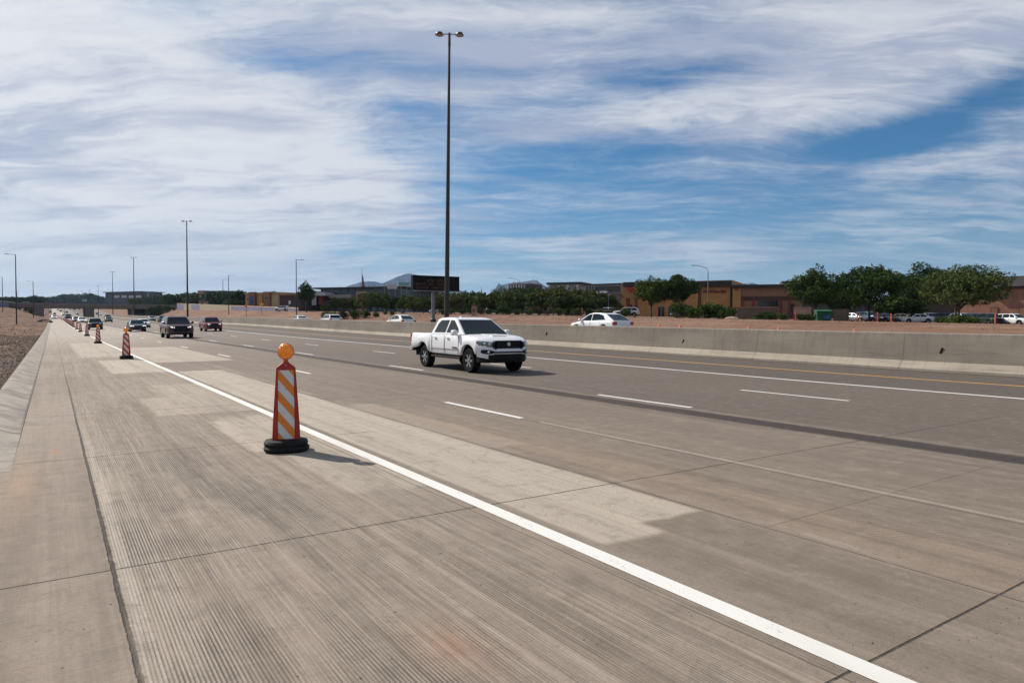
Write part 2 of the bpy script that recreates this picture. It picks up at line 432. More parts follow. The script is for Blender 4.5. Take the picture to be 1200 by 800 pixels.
def paint_mat(name, c, wear=(.30, .26, .22), amt=.5, lo=.60):
    m, b = newmat(name)
    o, x, y, z = xyz()
    n = noise(comb(x * 9, y * 2.5, 0), 1.0, 7, .7); f = noise(o, 60.0, 3, .7); w = noise(comb(x * 2, y * .6, 4), 1.0, 3, .5)
    cc = mixc(ss(n * .6 + f * .4, lo, lo + .12) * amt, c, wear)
    cc = mixc(ss(w, .45, .7) * .18, cc, wear)
    E.nt.links.new(cc.s, b.inputs['Base Color']); b.inputs['Roughness'].default_value = .7
    bump(b, f, .25, .003)
    return m
def leaf_mat(name, a, b_, hue2=None, scale=.8):
    m, b = newmat(name)
    o, x, y, z = xyz()
    info = E.nt.nodes.new('ShaderNodeObjectInfo'); rnd = E(info.outputs['Random'])
    n = noise(o, scale, 5, .65); n2 = noise(o, scale * 6, 3, .6)
    c = mixc(ss(n * .6 + n2 * .4, .36, .64), a, b_)
    c = mixc(rnd * .35, c, hue2 or tuple(k * 1.25 for k in b_))
    E.nt.links.new(c.s, b.inputs['Base Color']); b.inputs['Roughness'].default_value = .8; b.inputs['Specular IOR Level'].default_value = .06
    b.inputs['Transmission Weight'].default_value = 0.0
    return m
def carpaint(name, c, metal=.15, rough=.28):
    m, b = newmat(name)
    o, x, y, z = xyz()
    d = ss(z, .75, .3) * .25 * ss(noise(o, 3.0, 5, .6), .3, .6)
    cc = mixc(d, c, (.22, .18, .14))
    E.nt.links.new(cc.s, b.inputs['Base Color']); b.inputs['Roughness'].default_value = rough; b.inputs['Metallic'].default_value = metal
    b.inputs['Coat Weight'].default_value = .35; b.inputs['Coat Roughness'].default_value = .08; b.inputs['Specular IOR Level'].default_value = .35
    return m
M = {}
M['road'] = road_mat()
M['barrier'] = concrete_mat('barrier_concrete', (.215, .195, .165), (.265, .240, .205), (.13, .115, .10))
M['kerb'] = concrete_mat('kerb_concrete', (.17, .15, .125), (.24, .215, .18), (.11, .095, .08))
M['bridge'] = concrete_mat('bridge_concrete', (.19, .14, .105), (.23, .175, .135), (.14, .105, .08))
M['dirt'] = dirt_mat()
M['white'] = paint_mat('white_road_paint', (.62, .61, .58), amt=.85, lo=.55)
M['yellow'] = paint_mat('yellow_road_paint', (.68, .31, .02), amt=.4)
M['far_paint'] = M['white']
M['black_rubber'] = simple('black_rubber', (.014, .014, .015), .75, var=.3, scale=20, bumpy=.3, spec=.2)
M['tyre'] = simple('tyre_rubber', (.010, .010, .011), .9, var=.3, spec=.12)
M['steel_dark'] = simple('weathered_steel', (.050, .045, .040), .5, .6, .2)
M['steel_grey'] = simple('galvanised_steel', (.20, .20, .20), .5, .5, .15)
M['alloy'] = simple('alloy_wheel', (.33, .33, .34), .35, .8, .1)
M['chrome'] = simple('chrome', (.6, .6, .6), .15, 1.0, .05)
M['plastic'] = simple('black_plastic', (.010, .010, .011), .5, var=.2, spec=.2)
M['under'] = simple('dark_underbody', (.006, .006, .006), .9, spec=.05)
def glass_mat():
    m, b = newmat('tinted_glass')
    o, x, y, z = xyz()
    c = mixc(ss(z, 1.15, 1.7), (.010, .022, .026), (.005, .009, .011))  # greener low down: faint teal reflection painted as a gradient
    E.nt.links.new(c.s, b.inputs['Base Color']); b.inputs['Roughness'].default_value = .05
    b.inputs['Specular IOR Level'].default_value = .22
    return m
M['glass'] = glass_mat()
M['lamp'] = simple('headlight_lens', (.16, .17, .18), .08, .2, .2, coat=.8)
M['lamp_clear'] = simple('lamp_reflector', (.75, .77, .8), .12, .6, .1)
def lit(name, c, e):
    m, b = newmat(name); o, x, y, z = xyz(); n = noise(o, 20.0, 2)
    E.nt.links.new(mixc(n, c, tuple(k * .9 for k in c)).s, b.inputs['Base Color'])
    b.inputs['Emission Color'].default_value = (*c, 1); b.inputs['Emission Strength'].default_value = e
    return m
M['lit_lamp'] = lit('lit_headlight', (1, .97, .9), .9)
M['red_lens'] = simple('red_tail_lens', (.35, .012, .012), .2, 0, .1, coat=.5)
M['amber_lens'] = None
# ================================================================== STRUCTURE
def grid_sheet(name, xs, ys, zf, mat, kind='structure', dz=0.0):
    vs = [(x, y, zf(x, y) + dz) for y in ys for x in xs]; n = len(xs)
    fs = [(j * n + i, j * n + i + 1, (j + 1) * n + i + 1, (j + 1) * n + i) for j in range(len(ys) - 1) for i in range(n - 1)]
    mb = MB().add(vs, fs); o = mb.build(name, mat, smooth=False, fix=False)
    for p in o.data.polygons: p.use_smooth = True
    tag(o, kind=kind); return o
ys_near = [-60, -30, -15, -8, -4, 0, 4, 8] + [12 + 4 * i for i in range(40)]
ys_far = [180, 195, 210, 230, 250, 270, 300, 330, 360, 400, 415, 430, 455, 480, 520, 560, 620, 700, 800, 900, 1000, 1100, 1200, 1300, 1400]
ys_r = sorted(set([y for y in ys_near if y < 180] + ys_far))
xs_t = [-7000, -3000, -1200, -500, -200, -100, -60, -40, -28, -20, -16, -13, -11, -9, -7.5, -6, -5, -4, -3, -2, -1.3, -0.96, -0.80, 10, 24, 26, 30, 45.9, 46.55, 48, 50, 52, 54, 56, 58, 60, 62, 70, 90, 130, 200, 350, 700, 1500, 3500, 9000]
ys_t = sorted(set([-2500, -800, -250, -120] + ys_r + [1450, 1500, 1700, 2200, 3500, 5500, 9000]))
def TT(x, y):
    if y > 1400: return max(PL(y), 20) - 1.0
    if -0.85 < x < 46.52: return S(x, y) - .3
    z = T(x, y)
    if x < -60 or x > 100: z += 0.0
    return z
terrain = grid_sheet('ground', xs_t, ys_t, TT, M['dirt'])
terrain['label'] = 'reddish bare desert dirt on both sides of the freeway'
KX = -0.40
# road deck (freeway carriageways)
KS = 11.5   # the kerb starts here; before it the concrete runs flat
xs_road = [KX, .31, 3, 7, 10, 14, 18, 21.5, 24.95]
road = grid_sheet('road', xs_road, ys_r, S, M['road'])
road['label'] = 'grooved concrete freeway lanes and shoulder'
road2 = grid_sheet('far_road', [27.3, 28.5, 30, 34, 38, 42, 46.5], ys_r, S, M['road'])
near_slab = grid_sheet('pavement', [-9, -5, -3, -1.6, -1.0, KX], [-60, -30, -15, -8, -4, 0, 4, 8, 9.2], lambda x, y: S(0, y) + .002 * 0, M['road'])
near_slab['label'] = 'flat concrete apron beside the shoulder where the kerb ends'
# sloped concrete kerb
def kring(y):
    z = S(0, y); t = sm(y, 9.0, 13.5); h = .165 * t + .001
    return [(KX, y, z - .02), (KX, y, z + .012 * t + .001), (KX - .10, y, z + .03 * t + .002), (KX - .42, y, z + h), (KX - .55, y, z + h), (KX - .58, y, z - .2)]
mb = MB()
kys = [9.2, 9.8, 10.6, 11.0, 11.5, 12.0, 12.6] + [y for y in ys_r if 13 < y <= 420]
mb.loft([kring(y) for y in kys], cap=True)
def kerb_mat():
    m, b = newmat('sloped_kerb_concrete')
    o, x, y, z = xyz()
    n1 = noise(comb(x * 2, y * .8, 0), 1.0, 6, .6); n3 = noise(o, 30.0, 4, .65)
    st = noise(comb(x * 1.0, y * 1.6, 2), 1.0, 5, .7)
    c = mixc(ss(n1, .35, .65), (.21, .185, .155), (.31, .275, .23))
    c = mixc(ss(st, .48, .62) * .65, c, (.12, .102, .085))
    jy = E.m('ABSOLUTE', E.m('WRAP', y, 1.525, -1.525))
    c = mixc((1 - ss(jy, .02, .07)) * .8, c, (.05, .043, .036))
    c = mixc(band(x, KX - .03, KX + .01, .006) * .7 * ss(y, 11, 15), c, (.06, .05, .04))
    c = mixc(ss(n3, .4, .7) * .25, c, (.16, .14, .12))
    E.nt.links.new(c.s, b.inputs['Base Color']); b.inputs['Roughness'].default_value = .9; bump(b, n3, .4, .01)
    return m
kerb = mb.build('kerb', kerb_mat(), smooth=True)
tag(kerb, 'sloped concrete kerb along the dirt edge of the shoulder', kind='structure')
# seam and gutter differences belong to road material

def strip(name, x0, x1, segs, mat, dz=.004):
    mb = MB()
    for (a, b) in segs:
        yy = [a] + [y for y in ys_r if a < y < b] + [b]
        n = len(mb.v)
        rows = [[(x0, y, S(x0, y) + dz), (x1, y, S(x1, y) + dz)] for y in yy]
        mb.loft(rows, cap=False)
    o = mb.build(name, mat, fix=False)
    tag(o, kind='structure'); return o
strip('edge_line', 3.12, 3.27, [(-20, 460)], M['white'], .004)['label'] = 'solid white shoulder line on the freeway'
strip('carpool_lane_line', 17.62, 17.80, [(-20, 420)], M['white'])['label'] = 'solid white line left of the carpool lane'
strip('median_line', 21.23, 21.36, [(-20, 420)], M['yellow'])['label'] = 'solid yellow line beside the median barrier'
def dashes(x, y0):
    segs = []; y = y0
    while y < 430: segs.append((y, y + 2.75)); y += 11.6
    return segs
strip('lane_dashes', 6.63, 6.75, dashes(6.7, 9.55 - 11.6 * 2), M['white'])
strip('lane_dashes', 10.26, 10.38, dashes(10.3, 8.95 - 11.6 * 2), M['white'])
strip('lane_dashes', 14.0, 14.12, dashes(14.0, 7.9 - 11.6 * 2), M['white'])
strip('lane_dashes', 31.0, 31.12, dashes(31, 4), M['white']); strip('lane_dashes', 34.7, 34.82, dashes(31, 4), M['white'])

# ---------------------------------------------------------------- median barrier
bar = empty('concrete_barrier', (0, 0, 0)); tag(bar, 'long grey concrete median barrier behind the carpool lane', 'barrier')
BH = 1.30
bys = sorted(set([-30, -15] + [y for y in ys_r if -15 < y <= 425]))
def bring(y, a=0.0):
    z = S(24.95, y)
    return [(24.93, y, z - .25), (24.93, y, z + .22), (25.20, y, z + .42), (25.34, y, z + BH), (25.36, y, z + BH + .0), (26.74, y, z + BH), (26.76, y, z + BH), (26.9, y, z + .42), (27.2, y, z + .22), (27.28, y, z - .25)]
# make the lower step and the upper face separate meshes
def b_low(y):
    z = S(24.95, y); return [(24.90, y, z - .25), (24.90, y, z + .08), (25.14, y, z + .33), (27.06, y, z + .33), (27.3, y, z + .08), (27.3, y, z - .25)]
def b_up(y):
    z = S(24.95, y); return [(25.16, y, z + .33), (25.30, y, z + BH - .02), (25.33, y, z + BH), (26.87, y, z + BH), (26.90, y, z + BH - .02), (27.04, y, z + .33)]
def barrier_mat(name, a, b_):
    m, b = newmat(name)
    o, x, y, z = xyz()
    n1 = noise(comb(0, y * .22, z * .9), 1.0, 6, .62); n2 = noise(comb(0, y * 2.0, z * .55), 1.0, 6, .66); n3 = noise(o, 24.0, 4, .65)
    n4 = noise(comb(0, y * 5.0, z * .3), 1.0, 4, .6)
    c = mixc(ss(n1, .35, .65), a, b_)
    c = mixc(ss(n2, .50, .70) * .40, c, tuple(k * .62 for k in a))
    c = mixc(ss(n4, .60, .74) * .35, c, tuple(min(1, k * 1.35) for k in b_))
    scr = noise(comb(0, y * .35, z * 9.0), 1.0, 5, .7)
    c = mixc(ss(scr, .56, .66) * .40 * ss(z, 1.3, .5), c, (.085, .075, .065))
    drip = noise(comb(0, y * 7.0, z * .22), 1.0, 5, .7)
    c = mixc(ss(drip, .56, .68) * .35, c, (.11, .098, .083))
    top = ss(z, 1.05, 1.32) * ss(n4, .42, .6)
    c = mixc(top * .30 * (1 - ss(y, 40, 80)), c, (.09, .082, .072))
    jy = E.m('ABSOLUTE', E.m('WRAP', y, 3.05, -3.05))
    c = mixc((1 - ss(jy, .012, .035)) * .38, c, (.07, .06, .052))
    c = mixc(ss(n3, .4, .7) * .2, c, tuple(k * .6 for k in a))
    sx = (y - 70.2) / 1.1
    c = mixc(E.m('POWER', 2.718, sx * sx * -1.0) * .55 * n2, c, (.10, .085, .075))
    E.nt.links.new(c.s, b.inputs['Base Color']); b.inputs['Roughness'].default_value = .9; b.inputs['Specular IOR Level'].default_value = .2
    bump(b, n3 + n2 * .8, .4, .012)
    return m
MB().loft([b_low(y) for y in bys]).build('base_step', barrier_mat('barrier_step_concrete', (.27, .235, .19), (.34, .30, .245)), bar)  # step coloured paler: light caught by its slope is painted in
MB().loft([b_up(y) for y in bys]).build('upper_wall', barrier_mat('barrier_wall_concrete', (.190, .166, .136), (.245, .216, .178)), bar)
for px, py in ((797, 400), (1100, 411), (637, 391)):
    g = GX(px, 25.0); zz = ZP(px, py, dep(g)) 
    mb = MB(); mb.prism([(g.y - .05, zz + .10), (g.y - .015, zz + .10), (g.y + .05, zz - .07), (g.y + .03, zz - .11), (g.y - .01, zz - .05)], 'X', 25.19, 25.30)
    mb.build('scupper_hole', M['under'], bar)

# ---------------------------------------------------------------- shoulder delineators
def stripe_mat(name, dirty):
    m, b = newmat(name)
    o, x, y, z = xyz()
    t = z * 1.0 + x * 1.15
    w = E.m('WRAP', t, .13, -.13)
    f = ss(w, -.004, .004)
    dirt = noise(o, 14.0, 6, .7)
    c = mixc(f, (.62, .62, .62), (.70, .21, .02) if dirty else (.50, .06, .02))
    c = mixc(ss(dirt, .56, .70) * (.75 if dirty else .4), c, (.12, .07, .04))
    E.nt.links.new(c.s, b.inputs['Base Color']); b.inputs['Roughness'].default_value = .45
    return m
M['stripes'] = stripe_mat('orange_white_sheeting', True)
M['stripes_red'] = stripe_mat('red_white_sheeting', False)
M['orange_red'] = simple('orange_red_plastic', (.38, .020, .010), .5, 0, .2, 9)
M['amber'] = simple('amber_lens', (.95, .22, .002), .18, 0, .30, 40, coat=.6, bumpy=.8)
_b = M['amber'].node_tree.nodes['Principled BSDF']; _b.inputs['Emission Color'].default_value = (1, .28, .0, 1); _b.inputs['Emission Strength'].default_value = .12
def make_delineator(stripes, lamp=True):
    r = empty('delineator_panel'); 
    # rubber base: two stacked rings of a worn recycled-tyre base
    prof = [(.255, 0), (.285, .02), (.29, .05), (.265, .075), (.275, .085), (.28, .11), (.262, .135), (.20, .148)]
    b = MB(); 
    n = 28; vs = []
    for k, (rr, h) in enumerate(prof):
        for i in range(n):
            t = 2 * math.pi * i / n; q = 1 + .02 * math.sin(5 * t + k)
            ex = abs(math.cos(t)) ** .75 * (1 if math.cos(t) > 0 else -1); ey = abs(math.sin(t)) ** .75 * (1 if math.sin(t) > 0 else -1)
            vs.append((rr * q * ex, rr * q * ey * .92, h))
    fs = [(k * n + i, k * n + (i + 1) % n, (k + 1) * n + (i + 1) % n, (k + 1) * n + i) for k in range(len(prof) - 1) for i in range(n)] + [tuple(range(n - 1, -1, -1)), tuple(range((len(prof) - 1) * n, len(prof) * n))]
    b.add(vs, fs).build('rubber_base', M['black_rubber'], r, smooth=True)
    # tapered plastic body, hollow looking edges
    def ring(z, w, d): return [(-w, -d, z), (w, -d, z), (w, d, z), (-w, d, z)]
    bd = MB(); bd.loft([ring(.13, .178, .075), ring(.34, .168, .062), ring(1.02, .122, .045), ring(1.04, .118, .042), ring(1.10, .035, .035), ring(1.115, .03, .03)], close=True)
    bd.build('body', M['orange_red'], r, bevel=.012)
    # face panel (both sides)
    for s in (-1, 1):
        pn = MB(); w0, w1 = .105, .100
        y0, y1 = .0775 * s, .0475 * s
        q = [(-w0, y0, .155), (w0, y0, .155), (w1, y1, 1.005), (-w1, y1, 1.005)]
        q2 = [(a, bb + .006 * s, c) for a, bb, c in q]
        pn.add(q + q2, [(0, 1, 2, 3), (4, 5, 6, 7), (0, 1, 5, 4), (1, 2, 6, 5), (2, 3, 7, 6), (3, 0, 4, 7)]).build('reflective_panel', stripes, r)
        e = MB(); 
        for sx in (-1, 1):
            a = [(sx * .118, y0, .14), (sx * .150, y0, .14), (sx * .118, y1, 1.02), (sx * .103, y1, 1.02)]
            e.add([a[0], a[1], a[2], a[3]] + [(p[0], p[1] + .014 * s, p[2]) for p in a], [(0, 1, 2, 3), (4, 5, 6, 7), (0, 1, 5, 4), (1, 2, 6, 5), (2, 3, 7, 6), (3, 0, 4, 7)])
        e.build('edge_rib', M['orange_red'], r)
        bo = MB(); bo.lathe([(.016, .035 * s), (.016, .052 * s), (.008, .056 * s)], 10, (0, 0, 1.065), 'Y'); bo.build('bolt', M['steel_grey'], r)
    if lamp:
        rg = MB(); rg.lathe([(.098, -.03), (.104, -.02), (.104, .02), (.098, .03)], 28, (0, 0, 1.235), 'Y'); rg.build('lamp_rim', M['amber_dark'], r, smooth=True)
        h = MB(); h.box(-.03, .03, -.03, .03, 1.10, 1.15); h.tube((0, -.036, 1.235), (0, .036, 1.235), .075, n=20); hs = h.build('lamp_housing', M['amber_dark'], r, bevel=.006)
        for s in (-1, 1):
            l = MB(); l.lathe([(.094, .018 * s), (.094, .034 * s), (.085, .052 * s), (.055, .066 * s), (.018, .071 * s)], 24, (0, 0, 1.235), 'Y')
            lo_ = l.build('lens', M['amber'], r, smooth=True)
            rb_ = MB()
            for k in range(5): rb_.tube((-.06 + k * .03, (.052 + .012 * (1 - abs(k - 2) / 2)) * s, 1.235 - .055), (-.06 + k * .03, (.052 + .012 * (1 - abs(k - 2) / 2)) * s, 1.235 + .055), .007, n=6)
            rb_.build('lens_rib', M['amber_deep'], lo_)
    return r
M['amber_deep'] = simple('deep_amber', (.75, .17, .002), .3)
M['amber_dark'] = simple('amber_housing', (.50, .11, .01), .4)
d1 = make_delineator(M['stripes'])
d1.location = (2.47, 8.80, 0); d1.rotation_euler = (0, 0, R(-16)); d1.scale = (.97, .93, 1.03)
tag(d1, 'nearest orange and white striped delineator with amber lamp, faded stripes and worn rubber base', 'delineator', 'striped delineators along the shoulder')
dA = make_delineator(M['stripes_red']); dB = make_delineator(M['stripes_red'], False)
ORD = ['second', 'third', 'fourth', 'fifth', 'sixth', 'seventh', 'eighth', 'ninth', 'tenth', 'eleventh', 'twelfth', 'thirteenth', 'fourteenth', 'fifteenth', 'sixteenth', 'seventeenth', 'eighteenth', 'nineteenth', 'twentieth']
DX = [(34, 2.65), (58, 2.75), (82, 2.93), (107, 3.07), (131, 3.3), (156, 3.43), (180, 3.4), (260, 3.3), (400, 1.9)]
ya = [33.8, 57.8, 82, 106, 131, 156, 168, 180, 192, 204, 217, 230, 244, 260, 278, 300, 325, 352, 385]
for i, y in enumerate(ya):
    lamp = i in (0, 1, 2, 4, 6)
    src = dA if lamp else dB
    first = (i == 0 or i == 3)
    o = src if first else copy_tree(src)
    x = lerp_tab(DX, y); o.location = (x, y, S(x, y)); o.rotation_euler = (0, 0, R(random.uniform(-14, 8))); o.scale = (.93, .93, 1.03)
    tag(o, f'{ORD[i]} red and white striped delineator from the camera ' + ('with an amber lamp on top' if lamp else 'without a lamp'), 'delineator', 'striped delineators along the shoulder')

# ================================================================== VEHICLES
def wheel(parent, x, y, r, w, side, spokes=6, rimr=.62):
    root = MB(); n_ = len(root.f)
    root.lathe([(r * rimr, -w / 2 + .01), (r * .94, -w / 2), (r, -w / 2 + .035), (r, w / 2 - .035), (r * .94, w / 2), (r * rimr, w / 2 - .01)], 28, (0, 0, 0), 'X')
    root.f = root.f[:-2]; root.mi = root.mi[:-2]
    ty = root.build('wheel', M['tyre'], parent, smooth=True); ty.location = (x, y, r)
    rm = MB(); s = side
    rm.lathe([(r * rimr, s * (w / 2 - .012)), (r * (rimr - .05), s * (w / 2 - .02)), (r * (rimr - .07), s * (w / 2 - .07)), (r * .08, s * (w / 2 - .08))], 28, (0, 0, 0), 'X', False)
    rm.cur = 1
    for k in range(spokes):
        a = 2 * math.pi * k / spokes
        c, sn = math.cos(a), math.sin(a)
        def P(rad, off, h): return (h, c * rad - sn * off, sn * rad + c * off)
        q = [P(r * .10, -.035, s * (w / 2 - .03)), P(r * .10, .035, s * (w / 2 - .03)), P(r * (rimr - .03), .045, s * (w / 2 - .018)), P(r * (rimr - .03), -.045, s * (w / 2 - .018))]
        q2 = [(p[0] - s * .03, p[1], p[2]) for p in q]
        rm.add(q + q2, [(0, 1, 2, 3), (7, 6, 5, 4), (0, 4, 5, 1), (1, 5, 6, 2), (2, 6, 7, 3), (3, 7, 4, 0)])
    rm.lathe([(r * .13, s * (w / 2 - .03)), (r * .11, s * (w / 2 - .012)), (r * .03, s * (w / 2 - .01))], 14, (0, 0, 0), 'X')
    rm.build('rim', [M['plastic'], M['alloy']], ty, smooth=True)
    return ty
def body_ring(y, w, zb, zt, crown=.03, bed=None, bulge=0.0):
    h = zt - zb
    pts = [(0, zb), (w * .80, zb), (w * .955, zb + .05), (w * .985 + bulge, zb + h * .18), (w + bulge, zb + h * .42), (w * .995 + bulge * .5, zb + h * .68), (w * .975, zt - min(.07, h * .2)), (w * .935, zt - .012)]
    if bed is not None: pts += [(w * .865, zt - .012), (w * .86, bed), (0, bed)]
    else: pts += [(w * .82, zt + crown * .4), (w * .45, zt + crown * .85), (0, zt + crown)]
    ring = [(x, y, z) for x, z in pts] + [(-x, y, z) for x, z in pts[-2:0:-1]]
    return ring
def lining(mb, n):
    mb.mi = [1 if (i % n in (0, 1, n - 1, n - 2)) and i < len(mb.f) - 2 else 0 for i in range(len(mb.f))]
    return mb
def car_body(spec):
    """spec: dict with L0 (rear), L1 (front), top(y), w(y), zb(y), axles, r"""
    ys = set(spec['ys'])
    for ya_ in spec['axles']:
        R_ = spec['arch']
        for k in range(-8, 9): ys.add(round(ya_ + R_ * math.sin(k * math.pi / 16), 4))
    ys = sorted(ys); rings = []
    for y in ys:
        zb = spec['zb'](y); bul = 0
        for a in spec['axles']:
            d = abs(y - a)
            if d <= spec['arch'] + 1e-6: zb = max(zb, spec['r'] + math.sqrt(max(0, spec['arch'] ** 2 - d * d)))
            bul = max(bul, spec.get('flare', .02) * (1 - sm(d, spec['arch'] * .95, spec['arch'] * 1.35)))
        rings.append(body_ring(y, spec['w'](y), zb, spec['top'](y), spec.get('crown', .03), spec['bed'](y) if 'bed' in spec else None, bul))
    return lining(MB().loft(rings, close=True), len(rings[0]))
def tabf(t): return lambda y: lerp_tab(t, y)
def cab(prof, wb, wr, inset=.0):
    """greenhouse hull; prof: (y,z) polygon bottom front -> top front -> top rear -> bottom rear; width goes wb->wr with z"""
    z0 = min(p[1] for p in prof); z1 = max(p[1] for p in prof)
    def W(z): return wb + (wr - wb) * (z - z0) / (z1 - z0)
    mb = MB(); n = len(prof)
    L = [(-W(z), y, z) for y, z in prof]; Rr = [(W(z), y, z) for y, z in prof]
    mb.add(L + Rr, [tuple(range(n)), tuple(range(2 * n - 1, n - 1, -1))] + [(i, n + i, n + (i + 1) % n, (i + 1) % n) for i in range(n)])
    return mb, W
def side_panels(name, poly, W, parent, mat, off=.006, th=.02):
    for s in (-1, 1):
        mb = MB(); n = len(poly)
        o_ = [(s * (W(z) + off), y, z) for y, z in poly]; i_ = [(s * (W(z) - th), y, z) for y, z in poly]
        mb.add(o_ + i_, [tuple(range(n)), tuple(range(2 * n - 1, n - 1, -1))] + [(i, n + i, n + (i + 1) % n, (i + 1) % n) for i in range(n)])
        mb.build(name, mat, parent)
def cross_panel(name, a, b, W, parent, mat, margin=.07, off=.008, t0=.06, t1=.93, bow=0.0):
    """glass between profile points a (bottom) and b (top)"""
    ay, az_ = a; by, bz = b
    d = Vector((0, by - ay, bz - az_)).normalized(); nrm = Vector((0, d.z, -d.y))
    if nrm.z < 0: nrm = -nrm
    def P(t, sx): 
        y, z = ay + (by - ay) * t, az_ + (bz - az_) * t
        return Vector((sx * (W(z) - margin), y, z)) + nrm * off
    pts = [P(t0, -1), P(t0, 1), P(t1, 1), P(t1, -1)]; back = [p - nrm * .03 for p in pts]
    mb = MB().add(pts + back, [(0, 1, 2, 3), (7, 6, 5, 4), (0, 4, 5, 1), (1, 5, 6, 2), (2, 6, 7, 3), (3, 7, 4, 0)])
    return mb.build(name, mat, parent)
def mirrors(parent, x, y, z, paint, s_=1.0):
    for s in (-1, 1):
        mb = MB(); mb.box(s * x, s * (x + .08), y - .03, y + .03, z - .02, z + .02); 
        def rr(yy, k): return [(s * (x + .04 + .19 * a), yy, z + .085 + .095 * b * k) for a, b in ((0, -.8), (.1, -1), (.85, -1), (1, -.6), (1, .4), (.8, .9), (.2, .95), (0, .6))]
        mb.loft([rr(y - .06, 1), rr(y + .02, 1), rr(y + .07, .7)], close=True)
        mb.build('mirror', paint, parent, bevel=.012)
P_WHITE = carpaint('white_car_paint', (.72, .73, .74), 0.0)

def make_pickup(paint):
    r = empty('pickup_truck')
    top = tabf([(-2.70, 1.20), (-2.60, 1.24), (-1.1, 1.24), (-1.0, 1.235), (1.15, 1.215), (1.35, 1.20), (2.0, 1.165), (2.35, 1.10), (2.52, 1.02), (2.64, .93), (2.72, .80)])
    wd = tabf([(-2.70, .88), (-2.62, .915), (-2.3, .93), (1.9, .935), (2.25, .915), (2.45, .865), (2.58, .80), (2.68, .70), (2.72, .60)])
    zb = tabf([(-2.70, .62), (-2.4, .58), (-1.95, .55), (-.9, .50), (1.2, .48), (2.3, .52), (2.6, .50), (2.72, .56)])
    bed = lambda y: .82 if -2.60 <= y <= -1.12 else None
    spec = dict(ys=[-2.70, -2.66, -2.62, -1.0, -.6, -.2, .3, .7, 1.1, 1.3, 1.35, 1.5, 2.15, 2.3, 2.4, 2.48, 2.54, 2.6, 2.65, 2.69, 2.72], axles=[-1.46], r=.385, arch=.47, top=top, w=wd, zb=zb, flare=.045)
    # front + cab section
    sp = dict(spec); sp['ys'] = [-1.02, -.7, -.2, .3, .7, 1.1, 1.3, 1.35, 1.5, 2.2, 2.3, 2.4, 2.48, 2.54, 2.6, 2.65, 2.69, 2.72]; sp['axles'] = [1.78]
    car_body(sp).build('body', [paint, M['under']], r, smooth=True)
    sb = dict(spec); sb['ys'] = [-2.70, -2.64, -2.56, -1.12, -1.06]; sb['axles'] = [-1.48]
    # bed walls: an open box with wheel-arch skin
    ysb = set(sb['ys']); 
    for k in range(-8, 9): ysb.add(round(-1.48 + .47 * math.sin(k * math.pi / 16), 4))
    rings = []
    for y in sorted(ysb):
        z0 = zb(y); d = abs(y + 1.60); bul = .045 * (1 - sm(d, .45, .63))
        if d <= .47 + 1e-6: z0 = max(z0, .385 + math.sqrt(max(0, .47 ** 2 - d * d)))
        inside = .86 if -2.60 < y < -1.09 else top(y) - .011
        rings.append(body_ring(y, wd(y), z0, top(y), .03, inside, bul))
    lining(MB().loft(rings, close=True), len(rings[0])).build('cargo_bed', [paint, M['under']], r, smooth=True)
    u = MB(); u.box(-.80, .80, -2.45, 2.35, .40, .80); u.box(-.9, .9, -.85, 1.25, .42, .52)
    u.build('underbody', M['under'], r)
    st = MB(); st.box(-.93, .93, -.93, 1.22, .40, .475); st.build('side_sill', M['plastic'], r, bevel=.02)
    # cab
    prof = [(1.42, 1.19), (.55, 1.715), (.30, 1.765), (-.15, 1.785), (-.62, 1.765), (-.80, 1.72), (-1.02, 1.19)]
    mb, W = cab(prof, .90, .665)
    mb.build('cab', paint, r, smooth=False, bevel=.035, seg=3)
    cross_panel('windshield', (1.42, 1.19), (.55, 1.715), W, r, M['glass'], .075, .012, .06, .95)
    cross_panel('rear_window', (-1.02, 1.19), (-.80, 1.72), W, r, M['glass'], .12, .012, .15, .9)
    side_panels('side_window', [(1.02, 1.27), (.93, 1.40), (.46, 1.675), (.22, 1.69), (.16, 1.27)], W, r, M['glass'], .010)
    side_panels('side_window', [(.06, 1.27), (.10, 1.69), (-.50, 1.68), (-.66, 1.56), (-.76, 1.27)], W, r, M['glass'], .010)
    # door seams and handles
    for s in (-1, 1):
        for yy in (1.12, .11, -.86):
            sm_ = MB(); sm_.box(s * .934, s * .944, yy - .006, yy + .006, .56, 1.17); sm_.build('door_seam', M['under'], r)
        for yy in (.26, -.68):
            hd = MB(); hd.box(s * .93, s * .972, yy - .0, yy + .20, 1.075, 1.115); hd.build('door_handle', paint, r, bevel=.012)
        mo = MB(); mo.box(s * .934, s * .943, -.92, 1.2, .705, .715); mo.build('body_crease', M['under'], r)
    mirrors(r, .90, 1.02, 1.19, paint)
    # front end: grille, lamps, bumpers
    g = MB()
    def hexring(y, k): return [(x * k, y, .905 + (z - .905) * k) for x, z in ((-.46, .765), (-.56, .85), (-.54, .98), (-.44, 1.035), (.44, 1.035), (.54, .98), (.56, .85), (.46, .765))]
    g.loft([hexring(2.50, 1.0), hexring(2.735, .99)], close=True); gr = g.build('grille', M['under'], r, bevel=.01)
    fr = MB(); o_ = hexring(2.742, 1.05); i_ = hexring(2.744, .93); b_ = hexring(2.66, 1.05)
    fr.loft([b_, o_, i_, hexring(2.70, .93)], cap=False, close=True); fr.build('grille_surround', M['plastic'], r)
    bars = MB()
    for k in range(7): z = .79 + k * .036; bars.box(-.43, .43, 2.735, 2.742, z, z + .010)
    bars.build('grille_bar', M['steel_dark'], gr)
    em = MB(); em.lathe([(.062, 2.742), (.062, 2.756), (.044, 2.757), (.044, 2.743)], 20, (0, 0, .925), 'Y'); em.box(-.06, .06, 2.743, 2.752, .918, .93)
    em.build('emblem', M['chrome'], gr)
